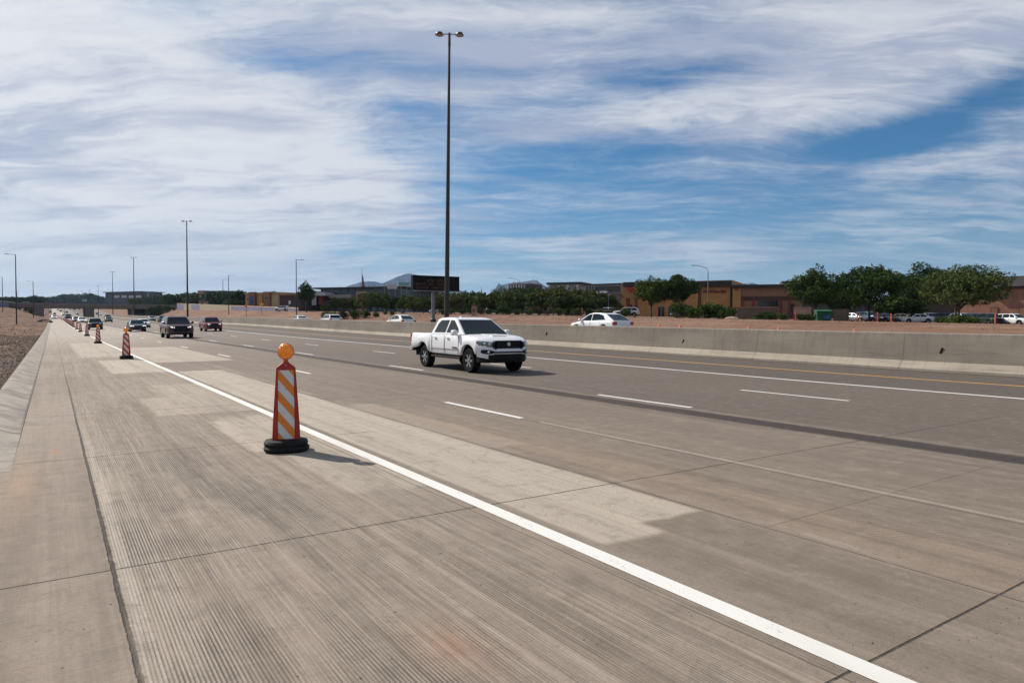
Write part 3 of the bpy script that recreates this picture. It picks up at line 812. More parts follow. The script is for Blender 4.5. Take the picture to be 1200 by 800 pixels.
    hl = {}
    for s in (-1, 1):
        h = MB()
        ring = lambda t, k, off: None
        # wrap-around lamp: follows the corner of the nose
        yz = [(.585, 2.70), (.62, 2.685), (.72, 2.615), (.81, 2.50), (.875, 2.36), (.905, 2.24)]
        topz = [.975, 1.00, 1.015, 1.025, 1.03, 1.02]; botz = [.885, .845, .835, .85, .885, .93]
        rows = [[(s * x * 1.012, y + .022, bz), (s * x * 1.015, y + .034, (bz + tz) / 2), (s * x * 1.012, y + .016, tz)] for (x, y), tz, bz in zip(yz, topz, botz)]
        back = [[(s * x * .93, y - .10, bz), (s * x * .93, y - .10, (bz + tz) / 2), (s * x * .93, y - .10, tz)] for (x, y), tz, bz in zip(yz, topz, botz)]
        h.loft([a + b[::-1] for a, b in zip(rows, back)], close=True)
        ho = h.build('headlight', M['lamp'], r, smooth=True)
        bz_ = MB(); 
        for (x, y), (x2, y2) in zip(yz[:3], yz[1:4]): pass
        bz_.lathe([(.05, 2.62), (.05, 2.695), (.02, 2.70)], 16, (s * .66, 0, .935), 'Y'); bz_.lathe([(.04, 2.5), (.04, 2.59), (.02, 2.60)], 16, (s * .77, 0, .95), 'Y'); bz_.build('reflector', M['lamp_clear'], ho)
        fogs = MB(); fx = [(.50, 2.745, .665, .70), (.60, 2.715, .635, .735), (.70, 2.665, .615, .755), (.79, 2.585, .62, .76), (.85, 2.485, .655, .75)]
        fogs.loft([[(s * x, y - .10, z0), (s * x * 1.01, y + .022, z0), (s * x * 1.01, y + .022, z1), (s * x, y - .10, z1)] for x, y, z0, z1 in fx], close=True)
        fo = fogs.build('fog_recess', M['plastic'], r)
        fl = MB(); fl.lathe([(.045, 2.62), (.045, 2.70), (.02, 2.715)], 16, (s * .70, 0, .685), 'Y'); fl.build('fog_light', M['lamp_clear'], fo)
        tl = MB(); tl.box(s * .80, s * .905, -2.735, -2.62, .88, 1.19); tl.build('tail_light', M['red_lens'], r, bevel=.015)
    # painted bumper with lower black valance
    bp = MB()
    def br(x, y): return None
    xs = [-.88, -.84, -.76, -.62, -.45, 0, .45, .62, .76, .84, .88]; yy = [2.30, 2.46, 2.60, 2.70, 2.745, 2.77, 2.745, 2.70, 2.60, 2.46, 2.30]
    rows = [[(x, y - .12, .60), (x * 1.005, y, .62), (x * 1.005, y + .012, .70), (x, y - .004, .785), (x * .97, y - .12, .80)] for x, y in zip(xs, yy)]
    bp.loft(rows, close=True)
    MB()
    lower = MB(); rows = [[(x * .99, y - .14, .34), (x, y - .04, .36), (x, y - .005, .47), (x, y - .002, .615), (x * .97, y - .14, .615)] for x, y in zip(xs, yy)]
    # centre intake black, corners painted
    bp.build('bumper', paint, r, smooth=True)
    lower.loft(rows, close=True).build('lower_valance', M['plastic'], r, smooth=True)
    wing = MB()
    for s in (-1, 1):
        pts = [(s * x, y) for x, y in ((.70, 2.665), (.78, 2.60), (.85, 2.47), (.90, 2.30))]
        rows = [[(x * .95, y - .06, .46 + k * .02), (x * 1.012, y + .012, .47 + k * .02), (x * 1.015, y + .014, .64), (x * .95, y - .06, .64)] for k, (x, y) in enumerate(pts)]
        wing.loft(rows, close=True)
    wing.build('bumper_corner', paint, r, smooth=True)
    sl = MB(); sl.box(-.52, .52, 2.76, 2.788, .655, .70); sl.build('bumper_slot', M['plastic'], r)
    rb = MB(); rb.box(-.88, .88, -2.86, -2.66, .55, .72); rb.build('rear_bumper', M['chrome'], r, bevel=.03)
    # scoop
    hs = MB(); hs.loft([[(-.30, 2.2, 1.15), (.30, 2.2, 1.15), (.26, 2.2, 1.185), (-.26, 2.2, 1.185)], [(-.33, 1.5, 1.20), (.33, 1.5, 1.20), (.28, 1.5, 1.235), (-.28, 1.5, 1.235)]], close=True); hs.build('hood_ridge', paint, r, bevel=.015)
    an = MB(); an.prism([(-.35, 1.78), (-.52, 1.78), (-.50, 1.83), (-.46, 1.835)], 'X', -.012, .012); an.build('roof_antenna', paint, r)
    for s in (-1, 1):
        wheel(r, s * .80, 1.78, .385, .27, s); wheel(r, s * .80, -1.48, .385, .27, s)
    # lettering low on the door, by the front wheel
    for s in (-1, 1):
        cu = bpy.data.curves.new('t', 'FONT'); cu.body = 'TACOMA'; cu.size = .085; cu.extrude = .004; cu.align_x = 'CENTER'
        t = bpy.data.objects.new('t', cu); me = bpy.data.meshes.new_from_object(t); me.name = 'door_lettering'
        bpy.data.objects.remove(t)
        me.materials.append(M['plastic'])
        o = bpy.data.objects.new('door_lettering', me); col.objects.link(o); o.parent = r
        o.location = (s * .945, .86, .745); o.rotation_euler = (R(90), 0, R(90) * s)
    return r
pk = make_pickup(P_WHITE)
pk.location = (12.0, 20.52, S(12, 20.2)); pk.rotation_euler = (0, R(0), R(180.0 - 1.4))
tag(pk, 'white crew cab pickup truck driving in the third lane', 'pickup truck')
# ---------------------------------------------------------------- other vehicles
SPEC = {
 'sedan': dict(L=(-2.40, 2.40), top=[(-2.40, .80), (-2.34, .98), (-1.75, 1.02), (-1.0, .98), (.9, .96), (1.1, .93), (1.9, .82), (2.25, .74), (2.40, .62)],
   w=[(-2.40, .72), (-2.3, .84), (-1.9, .90), (1.7, .91), (2.15, .85), (2.32, .74), (2.40, .60)], zb=[(-2.4, .34), (-1.9, .26), (1.9, .22), (2.4, .26)],
   prof=[(1.08, .94), (.22, 1.38), (-.15, 1.45), (-.75, 1.43), (-1.05, 1.36), (-1.85, 1.00)], wb=.83, wr=.60, ax=(1.42, -1.38), r=.33, arch=.385,
   win=[[(.85, .99), (.20, 1.33), (-.22, 1.385), (-.22, .99)], [(-.30, .99), (-.30, 1.385), (-.78, 1.37), (-1.12, 1.25), (-1.30, 1.02)]], fr=1, grille=(.36, .50, .66), lamp=(.66, .74), rear_t=(.05, .9)),
 'crossover': dict(L=(-2.36, 2.36), top=[(-2.36, .92), (-2.30, 1.06), (-1.0, 1.08), (.95, 1.05), (1.25, 1.02), (1.95, .93), (2.22, .84), (2.33, .74), (2.36, .64)],
   w=[(-2.36, .78), (-2.28, .88), (-1.9, .93), (1.7, .93), (2.1, .89), (2.28, .80), (2.36, .68)], zb=[(-2.36, .38), (-1.9, .30), (1.9, .26), (2.36, .30)],
   prof=[(1.30, 1.02), (.38, 1.53), (0, 1.615), (-.75, 1.60), (-1.30, 1.53), (-2.24, 1.08)], wb=.87, wr=.64, ax=(1.42, -1.38), r=.36, arch=.42,
   win=[[(1.0, 1.09), (.36, 1.47), (-.02, 1.545), (-.02, 1.09)], [(-.10, 1.09), (-.10, 1.55), (-.75, 1.53), (-1.15, 1.43), (-1.45, 1.14)]], grille=(.50, .50, .80), lamp=(.72, .83), rear_t=(.06, .93)),
 'suv': dict(L=(-2.42, 2.42), top=[(-2.42, .95), (-2.36, 1.12), (-1.0, 1.13), (.95, 1.11), (1.2, 1.08), (2.0, 1.02), (2.28, .94), (2.38, .84), (2.42, .72)],
   w=[(-2.42, .82), (-2.34, .91), (-1.9, .95), (1.8, .955), (2.15, .92), (2.32, .84), (2.42, .72)], zb=[(-2.42, .42), (-1.9, .34), (1.9, .30), (2.42, .34)],
   prof=[(1.25, 1.08), (.45, 1.64), (.10, 1.72), (-1.55, 1.70), (-1.95, 1.62), (-2.32, 1.12)], wb=.89, wr=.68, ax=(1.48, -1.42), r=.37, arch=.435,
   win=[[(1.0, 1.15), (.42, 1.57), (.05, 1.645), (.05, 1.15)], [(-.03, 1.15), (-.03, 1.65), (-.92, 1.64), (-.92, 1.15)], [(-1.0, 1.15), (-1.0, 1.64), (-1.55, 1.62), (-1.82, 1.45), (-1.95, 1.17)]], grille=(.62, .52, .97), lamp=(.80, .92), rear_t=(.15, .92)),
}
def make_car(kind, paint, lights=False, name=None, rack=False):
    q = SPEC[kind]; r = empty(name or kind)
    top, w, zb = tabf(q['top']), tabf(q['w']), tabf(q['zb'])
    ys = {p[0] for p in q['top']} | {p[0] for p in q['w']} | {-1, -.4, .2, .7}
    car_body(dict(ys=ys, axles=q['ax'], r=q['r'], arch=q['arch'], top=top, w=w, zb=zb, flare=.02)).build('body', [paint, M['under']], r, smooth=True)
    mb, W = cab(q['prof'], q['wb'], q['wr']); mb.build('cabin', paint, r, bevel=.035, seg=2)
    pr = q['prof']
    cross_panel('windshield', pr[0], pr[1], W, r, M['glass'], .07, .012, .05, .96)
    cross_panel('rear_window', pr[-1], pr[-2], W, r, M['glass'], .10, .012, *q['rear_t'])
    for wn in q['win']: side_panels('side_window', wn, W, r, M['glass'], .010)
    u = MB(); wd_ = .74; u.box(-wd_, wd_, q['L'][0] + .15, q['L'][1] - .25, zb(0) - .03, .62); u.build('underbody', M['under'], r)
    f = q['L'][1]
    gx, g0, g1 = q['grille']
    g = MB(); g.prism([(-gx * .8, g0), (gx * .8, g0), (gx, (g0 + g1) / 2), (gx * .9, g1), (-gx * .9, g1), (-gx, (g0 + g1) / 2)], 'Y', f - .2, f + .012); g.build('grille', M['plastic'], r, bevel=.01)
    lv = MB(); lv.box(-.62, .62, f - .2, f + .014, zb(f) - .02, g0 - .06); lv.build('lower_valance', M['plastic'], r, bevel=.02)
    l0, l1 = q['lamp']
    for s in (-1, 1):
        h = MB(); pts = [(.46, f + .004), (.58, f - .03), (.70, f - .09), (.80, f - .20), (.87, f - .38)]
        h.loft([[(s * x, y - .08, l0), (s * x * 1.01, y + .03, l0 + .015), (s * x * 1.01, y + .01, l1), (s * x, y - .08, l1)] for x, y in pts], close=True)
        h.build('headlight', M['lit_lamp'] if lights else M['lamp_clear'], r, smooth=True)
        t = MB(); rz = top(q['L'][0] + .1)
        t.box(s * .60, s * (w(q['L'][0] + .1) + .012), q['L'][0] - .012, q['L'][0] + .16, rz - .26, rz - .06); t.build('tail_light', M['red_lens'], r, bevel=.01)
        sm_ = MB()
        for yy in ((.78, -.22) if kind == 'sedan' else (.95, 0.01, -.95)): sm_.box(s * (w(0) - .004), s * (w(0) + .004), yy - .006, yy + .006, .4, top(yy) - .05)
        sm_.build('door_seam', M['under'], r)
        wheel(r, s * (w(0) - .135), q['ax'][0], q['r'], .23, s, 5); wheel(r, s * (w(0) - .135), q['ax'][1], q['r'], .23, s, 5)
    mirrors(r, q['wb'] - .01, q['win'][0][0][0] - .02, q['win'][0][0][1] - .03, paint)
    if rack:
        rk = MB()
        for s in (-1, 1): rk.tube((s * .62, .2, 1.77), (s * .62, -1.7, 1.77), .018); 
        rk.build('roof_rail', M['plastic'], r)
    return r
PAINT = {k: carpaint(k, c, m_) for k, c, m_ in (('maroon_paint', (.055, .003, .008), .0), ('red_paint', (.16, .006, .014), .0), ('navy_paint', (.010, .015, .026), .1), ('black_paint', (.010, .011, .012), .2),
    ('silver_paint', (.34, .35, .36), .6), ('grey_paint', (.085, .09, .095), .5), ('blue_paint', (.03, .055, .12), .4), ('green_paint', (.018, .028, .026), .1), ('beige_paint', (.36, .32, .24), .3))}
PAINT['white_paint'] = P_WHITE
BASEP = {}
PROTO = {}
def spawn(kind, paint, lights, loc, rz, label, group=None, scale=1.0, rack=False, cat=None):
    key = (kind, lights, rack)
    if key not in PROTO:
        o = make_car(kind, PAINT[paint], lights, None, rack); PROTO[key] = (o, PAINT[paint].name)
    else:
        src, base = PROTO[key]; o = copy_tree(src, None, {base: PAINT[paint]} if PAINT[paint].name != base else None)
    o.location = loc; o.rotation_euler = (0, 0, rz); o.scale = (scale,) * 3
    tag(o, label, cat or {'suv': 'SUV', 'sedan': 'car', 'crossover': 'SUV'}[kind], group)
    return o
def ray_hit(px, py, d0=20, d1=1500):
    d = CF + CR * ((px - 600) / F) - CU * ((py - 400) / F)
    t = d0
    while t < d1:
        p = d * t
        if EYE + p.z < S(p.x, p.y): return Vector((p.x, p.y, S(p.x, p.y)))
        t *= 1.003
    return None
BACK = math.pi
def road_car(px, py, *a, lane=None, **k):
    p = ray_hit(px, py)
    if p is None: print('MISS', px, py); return
    print('car', px, py, [round(v, 1) for v in p])
    return p
def drive(px, py, kind, paint, lights, label, scale=1.0, rz=BACK, y=None, x=None, cat=None):
    if y is None: p = ray_hit(px, py)
    else: p = Vector((x if x is not None else y * math.tan(ang(px)), y, 0))
    if p is None: print('MISS', px, py); return
    print('car', label[:30], px, py, [round(v, 1) for v in p])
    p.y += 2.3; p.x = p.y * math.tan(ang(px)) if x is None else x
    p.z = S(p.x, p.y)
    # pitch with the slope of the road
    o = spawn(kind, paint, lights, p, rz, label, 'cars driving on the freeway', scale, cat=cat)
    sl = (S(p.x, p.y + 2) - S(p.x, p.y - 2)) / 4; cs = (S(p.x + 1, p.y) - S(p.x - 1, p.y)) / 2
    m = Matrix.Rotation(math.atan(sl), 4, 'X') @ Matrix.Rotation(-math.atan(cs), 4, 'Y') @ Matrix.Rotation(rz, 4, 'Z')
    o.rotation_euler = m.to_euler()
    return o
drive(207, 396.5, 'suv', 'maroon_paint', True, 'large dark maroon SUV with headlights on, nearest oncoming car behind the white pickup', 1.13)
drive(247, 388.5, 'suv', 'red_paint', True, 'smaller bright red SUV in the lane beside the median barrier', 1.0)
drive(160, 388.7, 'sedan', 'navy_paint', True, 'dark navy sedan with headlights on, left of the maroon SUV', 1.03)
drive(168, 384.0, 'sedan', 'white_paint', False, 'white sedan half hidden behind the dark navy sedan', 1.0)
drive(111.5, 386.3, 'suv', 'green_paint', False, 'dark green SUV just behind the row of striped delineators', 1.02)
drive(96.5, 378.8, 'sedan', 'white_paint', True, 'white car with lit headlights far up the lane beside the delineators', 1.1)
drive(89.5, 377.8, 'sedan', 'blue_paint', True, 'blue car beside the white one far up the lane', 1.1)
drive(127.3, 377.4, 'sedan', 'black_paint', False, 'small dark car in the middle lanes short of the bridge', 1.0)
drive(126.5, 374.3, 'suv', 'black_paint', False, 'dark SUV just in front of the bridge pier, above a small dark car', 1.0)
drive(178, 376.2, 'sedan', 'silver_paint', False, 'silver car far off, right behind the dark navy sedan', 1.0)
drive(190.5, 377.6, 'suv', 'black_paint', False, 'black car far off between the navy sedan and the maroon SUV', .95)
drive(80, 374.2, 'suv', 'grey_paint', False, 'grey van-like car far off beneath the bridge deck', 1.2)
drive(64, 374.0, 'sedan', 'white_paint', True, 'far white car with bright headlights at the left end of the freeway', 1.1)
# far side of the road, beyond the bridge: specks of traffic
SPK = [(53, 368.8), (59, 366.5), (64, 369), (68, 363.5), (71, 365.3), (78, 366.8), (82, 362.5), (87, 363.3), (93, 362.6), (98, 365.4), (114, 368.6), (118, 369.4), (74, 370.2), (60, 370.4), (91, 368.6)]
pc = ['silver_paint', 'black_paint', 'white_paint', 'blue_paint', 'grey_paint', 'maroon_paint']
for i, (px, py) in enumerate(sorted(SPK)):
    p = ray_hit(px, py, 480)
    if p is None: print('MISS far', px, py); continue
    kind = 'suv' if i % 2 else 'sedan'; cname = pc[i % 6]
    spawn(kind, cname, False, p, BACK, f'tiny {cname.split("_")[0]} car on the far rise seen under the bridge, {(["first"] + ORD)[i]} from the left', 'cars far beyond the bridge', 1.15)
# cars on the opposite carriageway, showing over the barrier
for px, x, kind, label, sc in ((703, 33.3, 'crossover', 'white fastback SUV passing behind the barrier, its roof and windows showing right of the pickup', 1.06),
        (387, 33, 'suv', 'white SUV beyond the barrier, middle one of the three between red SUV and pickup', .98),
        (469, 33, 'crossover', 'white SUV beyond the barrier, closest one to the left of the message sign post', .98),
        (351, 33, 'sedan', 'white car beyond the barrier, mostly hidden, below the single-arm lamp pole', .98)):
    g = GX(px, x); 
    spawn(kind, 'white_paint', False, (g.x, g.y, S(g.x, g.y)), 0, label, 'cars on the opposite carriageway', sc, rack=(px == 703))
# ================================================================== BACKGROUND
from mathutils import noise as mn
# ---------------------------------------------------------------- light poles
def high_mast(h=22.75):
    r = empty('light_pole')
    p = MB(); p.tube((0, 0, 0), (0, 0, h), .20, .085, 12); p.build('pole', M['steel_dark'], r, smooth=True)
    a = MB(); a.tube((-.75, 0, h + .02), (.75, 0, h + .02), .035, n=8); a.tube((0, 0, h - .9), (0, 0, h + .12), .11, .09, 10); a.build('arm', M['steel_dark'], r)
    for s in (-1, 1):
        l = MB(); l.lathe([(.15, .15), (.25, .13), (.28, .02), (.33, -.02), (.33, -.06)], 18, (s * .80, 0, h), 'Z'); lo = l.build('lamp_head', M['steel_dark'], r, smooth=True)
        g = MB(); g.lathe([(.29, -.062), (.24, -.11), (.10, -.13)], 18, (s * .80, 0, h), 'Z'); g.build('lens', M['lamp_lens'], lo, smooth=True)
    b = MB(); b.lathe([(.30, 0), (.30, .06), (.23, .10)], 14); b.build('base_plate', M['steel_grey'], r)
    return r
M['lamp_lens'] = simple('lamp_glass', (.42, .30, .27), .3)
def arm_pole(h=14.5, arm=1.2):
    r = empty('street_lamp')
    p = MB(); p.tube((0, 0, 0), (0, 0, h), .13, .075, 10); p.build('pole', M['steel_dark'], r, smooth=True)
    a = MB(); a.tube((0, 0, h - .08), (arm, 0, h), .035, n=8); a.build('arm', M['steel_dark'], r)
    l = MB(); l.loft([[(arm, -.12, h - .06), (arm, .12, h - .06), (arm, .10, h + .06), (arm, -.10, h + .06)], [(arm + .6, -.15, h - .05), (arm + .6, .15, h - .05), (arm + .6, .10, h + .04), (arm + .6, -.10, h + .04)]], close=True); l.build('lamp_head', M['steel_dark'], r)
    return r
def curved_lamp(h=9.0):
    r = empty('street_lamp')
    p = MB(); p.tube((0, 0, 0), (0, 0, h - .9), .10, .07, 10); p.build('pole', M['steel_grey'], r, smooth=True)
    a = MB(); pts = [(0, h - .9), (-.05, h - .5), (-.3, h - .15), (-.9, h + .15), (-1.9, h + .38), (-2.2, h + .4)]
    for (x, z), (x2, z2) in zip(pts, pts[1:]): a.tube((x, 0, z), (x2, 0, z2), .045, n=8)
    a.build('arm', M['steel_grey'], r, smooth=True)
    l = MB(); l.box(-2.85, -2.15, -.13, .13, h + .33, h + .46); l.build('lamp_head', M['steel_grey'], r, bevel=.03)
    return r
hm = high_mast(); HM = [(47.8, 'tall double-headed light mast rising from the median barrier behind the white pickup'), (173, 'double-headed light mast above the maroon SUV, second tallest in view'), (297, 'double-headed light mast above the dark navy sedan, third tallest in view'), (407, 'double-headed light mast in front of the bridge, fourth tallest in view'), (551, 'thin double-headed light mast just beyond the bridge pier'), (700, 'faint double-headed mast beyond the bridge, left of the bridge pier'), (890, 'most distant faint double-headed mast beyond the bridge')]
for i, (y, lab) in enumerate(HM):
    o = hm if i == 0 else copy_tree(hm)
    x = 26.1 if y < 420 else 26.1 + (y - 420) * .004
    z = S(24.95, y) + BH - .01 if y < 425 else S(26, y)
    o.location = (x, y, z); o.rotation_euler = (R(.0), R(.55) if i == 0 else 0, R(-33)); tag(o, lab, 'light pole', 'double-headed light masts along the median')
    if i: o.scale = (1, 1, 1 - .0 * i)
    if i: o.scale = (1.1, 1.1, .975)
ap = arm_pole(); AP = [(19.6, -6.0, None, 14.3, 'tallest single-arm lamp pole on the dirt left of the shoulder', 0), (39.6, -6.0, None, 14.4, 'second single-arm lamp pole on the left, just left of the bridge', 0), (3.6, -17, None, 14.4, 'lamp pole at the left border of the picture', 0),
    (347.5, 47.5, None, 14.3, 'single-arm lamp pole beside the tall eucalyptus-like tree', 0), (268.3, 53.5, None, 14.5, 'distant single-arm lamp pole above the painted wall, the taller of two', 0), (261.6, 66, None, 14.3, 'distant lamp pole above the painted wall, the shorter of two', 0), (22, -24, 700, 14, 'faint far lamp pole between the two left poles', 0), (76, 9, 720, 13, 'faint far lamp pole above the bridge deck', 0), (58.5, -3, 760, 13, 'faintest lamp pole above the left end of the bridge', 0)]
for i, (px, x, y, h, lab, rz) in enumerate(AP):
    o = ap if i == 0 else copy_tree(ap)
    if y is None: a = ang(px); y = x / math.tan(a)
    zz = T(x, y) if not -0.9 <= x <= 46.5 else S(x, y)
    o.location = (x, y, zz - .1); o.rotation_euler = (0, 0, R(170) if px < 100 else R(-20)); o.scale = (1.3 if i in (1, 2, 4, 5, 6, 7, 8) else 1, 1.3 if i > 3 else 1, h / 14.5)
    tag(o, lab, 'street lamp', 'single-arm lamp poles beyond the freeway')
cl = curved_lamp(); g = G(829, 118); cl.location = g; top = ZP(829, 311, 118); cl.scale = (1, 1, (top - g.z) / 9.4); cl.rotation_euler = (0, 0, -YAW - .2)
tag(cl, 'grey lamp post with a curved arm in front of the orange building', 'street lamp', 'curved-arm lamp posts')
c2 = copy_tree(cl); g = G(609, 165); c2.location = g; c2.scale = (1, 1, (ZP(609, 326, 165) - g.z) / 9.4)
tag(c2, 'smaller lamp post with a curved arm among the shrubs right of the message sign', 'street lamp', 'curved-arm lamp posts')
for px, d, yt, lab in ((564, 150, 337, 'thin bare grey pole right of the message sign'), (713, 130, 341, 'thin bare pole beside the parked white SUV')):
    g = G(px, d); mb = MB(); mb.tube((0, 0, 0), (0, 0, ZP(px, yt, d) - g.z), .07, .05, 8); o = mb.build('utility_pole', M['steel_grey'], None, smooth=True); o.location = g; tag(o, lab, 'pole')

# ---------------------------------------------------------------- message sign
sgn = empty('message_sign'); g = GX(508.5, 47.3); d_ = dep(g)
A_ = g + Vector((0, 0, 0)); sgn.location = (g.x, g.y, T(g.x, g.y) - .2)
tag(sgn, 'wide black electronic message sign with dim amber text on a single post', 'message sign')
zb_, zt_ = ZP(508, 340.5, d_) - g.z + .2, ZP(508, 323.3, d_) - g.z + .2
M['sign_black'] = simple('black_sign_housing', (.006, .007, .008), .6, 0, .2, spec=.1)
M['amber_text'] = lit('amber_dots', (.20, .07, .03), .04)
hw = 3.55
b = MB(); b.box(-3.35, 4.1, -.15, .75, zb_, zt_); cab_ = b.build('cabinet', M['sign_black'], sgn, bevel=.04)
f_ = MB(); f_.box(-3.15, 3.9, -.17, -.152, zb_ + .18, zt_ - .18); fc = f_.build('display_face', simple('display_matrix', (.009, .009, .008), .7, 0, .4, 30, spec=.1), cab_)
random.seed(5)
rows = [(-1.2, 2.6, 9), (-2.9, 1.6, 11), (-2.9, 2.0, 12)]
for k, (x0, x1, n) in enumerate(rows):
    zc = zt_ - .62 - k * .52; t = MB(); cw = (x1 - x0) / n
    for i in range(n):
        if (k, i) in ((0, 3), (1, 4), (1, 7), (2, 5)): continue
        # 5x7 dot cell, letters too small to read from the road
        for a in range(4):
            for c in range(6):
                if random.random() < (.85 if a in (0, 3) else .35):
                    xx = x0 + i * cw + a * cw * .19; z = zc - c * .058
                    t.box(xx, xx + .05, -.178, -.1715, z, z + .04)
    t.build('text_row', M['amber_text'], fc)
p = MB(); p.tube((0, .3, 0), (0, .3, zb_ + .02), .30, .26, 16); p.build('post', M['steel_grey'], sgn, smooth=True)
p = MB(); p.lathe([(.42, 0), (.42, .9), (.32, 1.0)], 16, (0, .3, 0)); p.build('post_footing', M['steel_dark'], sgn)
cw_ = MB(); cw_.box(-3.35, 4.1, -.95, -.16, zb_ - .14, zb_ - .06); cw_.build('catwalk', M['steel_grey'], sgn)
rl = MB()
sgn.rotation_euler = (0, 0, R(-6))

# ---------------------------------------------------------------- buildings
def flat(name, c, rough=.8, var=.15, scale=.7): return simple(name, c, rough, 0, var, scale)
class Bldg:
    def __init__(s, name, label, pa, da, pb, db, ytop, depth, wall, roof=None, cat='building', over=.35, capt=.5, sink=1.5, group=None):
        s.A, s.B = G(pa, da), G(pb, db); s.A.z = s.B.z = 0
        s.u = (s.B - s.A).normalized(); s.v = Vector((-s.u.y, s.u.x, 0))
        if s.v.dot(Vector((CF.x, CF.y, 0))) < 0: s.v = -s.v
        s.L = (s.B - s.A).length; s.D = depth
        s.z0 = min(G(pa, da).z, G(pb, db).z) - .3; s.rz = math.atan2(s.u.y, s.u.x)
        s.h = ZP(pa, ytop, da) - s.z0
        s.r = empty(name, (s.A.x, s.A.y, s.z0), s.rz); tag(s.r, label, cat, group)
        MB().box(0, s.L, 0, depth, -sink, s.h - (.02 if roof else 0)).build('wall', wall, s.r)
        s.wallmat = wall
        if roof: MB().box(-over, s.L + over, -over, depth + over, s.h - .02, s.h + capt).build('roof', roof, s.r)
    def loc(s, px, py):
        d = CF + CR * ((px - 600) / F) - CU * ((py - 400) / F)
        # intersect with the facade plane
        n = s.v; t = s.A.dot(n) / (d.x * n.x + d.y * n.y)
        p = d * t; q = Vector((p.x, p.y, 0)) - s.A
        return q.dot(s.u), EYE + p.z - s.z0
    def part(s, name, px0, px1, py0, py1, mat, proud=.06, back=.1, parent=None, label=None):
        x0, z1 = s.loc(px0, py0); x1, z0 = s.loc(px1, py1)
        o = MB().box(x0, x1, -proud, back, z0, z1).build(name, mat, parent or s.r)
        if label: o['label'] = label
        return o
    def window(s, px0, px1, py0, py1, glass, frame, proud=.05, n=1, name='window'):
        w = s.part(name, px0, px1, py0, py1, frame, proud)
        x0, z1 = s.loc(px0, py0); x1, z0 = s.loc(px1, py1); m_ = .08
        mb = MB()
        for k in range(n):
            a = x0 + (x1 - x0) * k / n + m_; b_ = x0 + (x1 - x0) * (k + 1) / n - m_
            mb.box(a, b_, -proud - .02, -proud + .01, z0 + m_, z1 - m_)
        mb.build('pane', glass, w)
        return w
C = {k: flat(k, v) for k, v in dict(orange_wall=(.37, .19, .065), tan_wall=(.32, .19, .10), brown_wall=(.21, .115, .062), dark_roof=(.030, .026, .024), dark_brown=(.06, .03, .022), red_awning=(.45, .03, .015), red_wall=(.17, .03, .025),
    pink_wall=(.32, .21, .16), grey_wall=(.22, .21, .20), lightgrey_wall=(.40, .41, .42), white_wall=(.62, .63, .64), dark_wall=(.045, .042, .042), brick=(.24, .115, .075), lavender=(.16, .16, .23), cream=(.34, .29, .19), blue_pane=(.02, .09, .22), stucco=(.34, .22, .14), eave=(.10, .095, .09), green_bin=(.012, .085, .035), brown_sm=(.13, .095, .07), hay=(.36, .27, .15)).items()}
C['dark_glass'] = simple('store_glass', (.015, .025, .035), .1, 0, .2)
C['teal_glass'] = simple('curtain_glass', (.02, .045, .055), .12, 0, .3, .4)

b1 = Bldg('store_building', 'orange and tan store building with red awning lettering, behind the two round trees', 728, 150, 857, 139, 331.5, 26, C['orange_wall'], None)
b1.part('roof_band', 731, 772, 330.8, 335, C['dark_roof'], .5, 2); b1.part('roof_band', 773, 857.5, 331, 333.2, C['dark_roof'], .7, 3); b1.part('roof_band', 773, 857, 333.4, 336, C['dark_brown'], .45, 1)
aw = b1.part('awning', 737, 757, 337.2, 340.2, C['red_awning'], 1.0); b1.part('awning', 740, 750, 340.4, 342.6, C['red_awning'], .6)
for a, b_ in ((735, 738), (745, 747)): b1.part('pilaster', a - .6, b_, 349, 363, C['red_wall'], .3)
b1.part('door', 737.5, 741, 357, 366, C['dark_wall'], .08)
b1.part('pilaster', 819, 821, 334.5, 372, C['dark_brown'], .35); b1.part('drain_pipe', 856, 857.3, 333, 361, C['dark_wall'], .4); b1.part('pilaster', 812, 818, 337, 372, C['orange_wall'], .2)
random.seed(2)
x = 824.5
while x < 851:   # illegible letters: short strokes of differing height
    w_ = random.uniform(.9, 1.6); b1.part('sign_letter', x, x + w_, 339.7 + random.uniform(0, 1.1), 342.8 + random.uniform(-.4, .4), C['red_wall'], .28); x += w_ + random.uniform(.35, .8)
b1.window(771, 779, 359, 371, C['dark_glass'], C['tan_wall'], .06, 2); b1.window(783, 792, 359, 371, C['dark_glass'], C['tan_wall'], .06, 2)
b1.part('base_course', 811, 856, 362, 374, C['brick'], .10)
b2 = Bldg('store_building', 'long brown store building with a flat dark roof edge and blue shop windows', 858, 138, 940, 134, 335.4, 24, C['brown_wall'], None)
b2.part('roof_band', 857, 941, 333.9, 336.2, C['dark_roof'], .5, 3); b2.part('corner_panel', 858.5, 868, 338, 360, C['orange_wall'], .25)  # orange patch: lit bit of the brown wall put into colour
b2.part('lettering', 860.5, 865.5, 338.6, 340.2, C['red_wall'], .3)
b2.window(888, 912, 352.5, 361.5, C['dark_glass'], C['dark_brown'], .07, 6)
for a in (869, 882, 914, 924): b2.part('pilaster', a, a + 2.2, 350, 372, C['red_wall'], .22)
b2.part('fascia', 868, 940, 347.5, 351.5, C['dark_brown'], .12)
b2.window(926.5, 931, 356, 372, C['dark_glass'], C['dark_brown'], .07, 2)
b2.part('rooftop_parapet', 918, 934, 329.6, 335, C['tan_wall'], -2.5, 8); b2.part('parapet_cap', 917, 934, 328.6, 329.8, C['eave'], -2.2, 8.4)
b3 = Bldg('warehouse_building', 'large plain brown block building with a grey roof band at the right border', 1118, 150, 1330, 128, 333.5, 40, C['brick'], None)
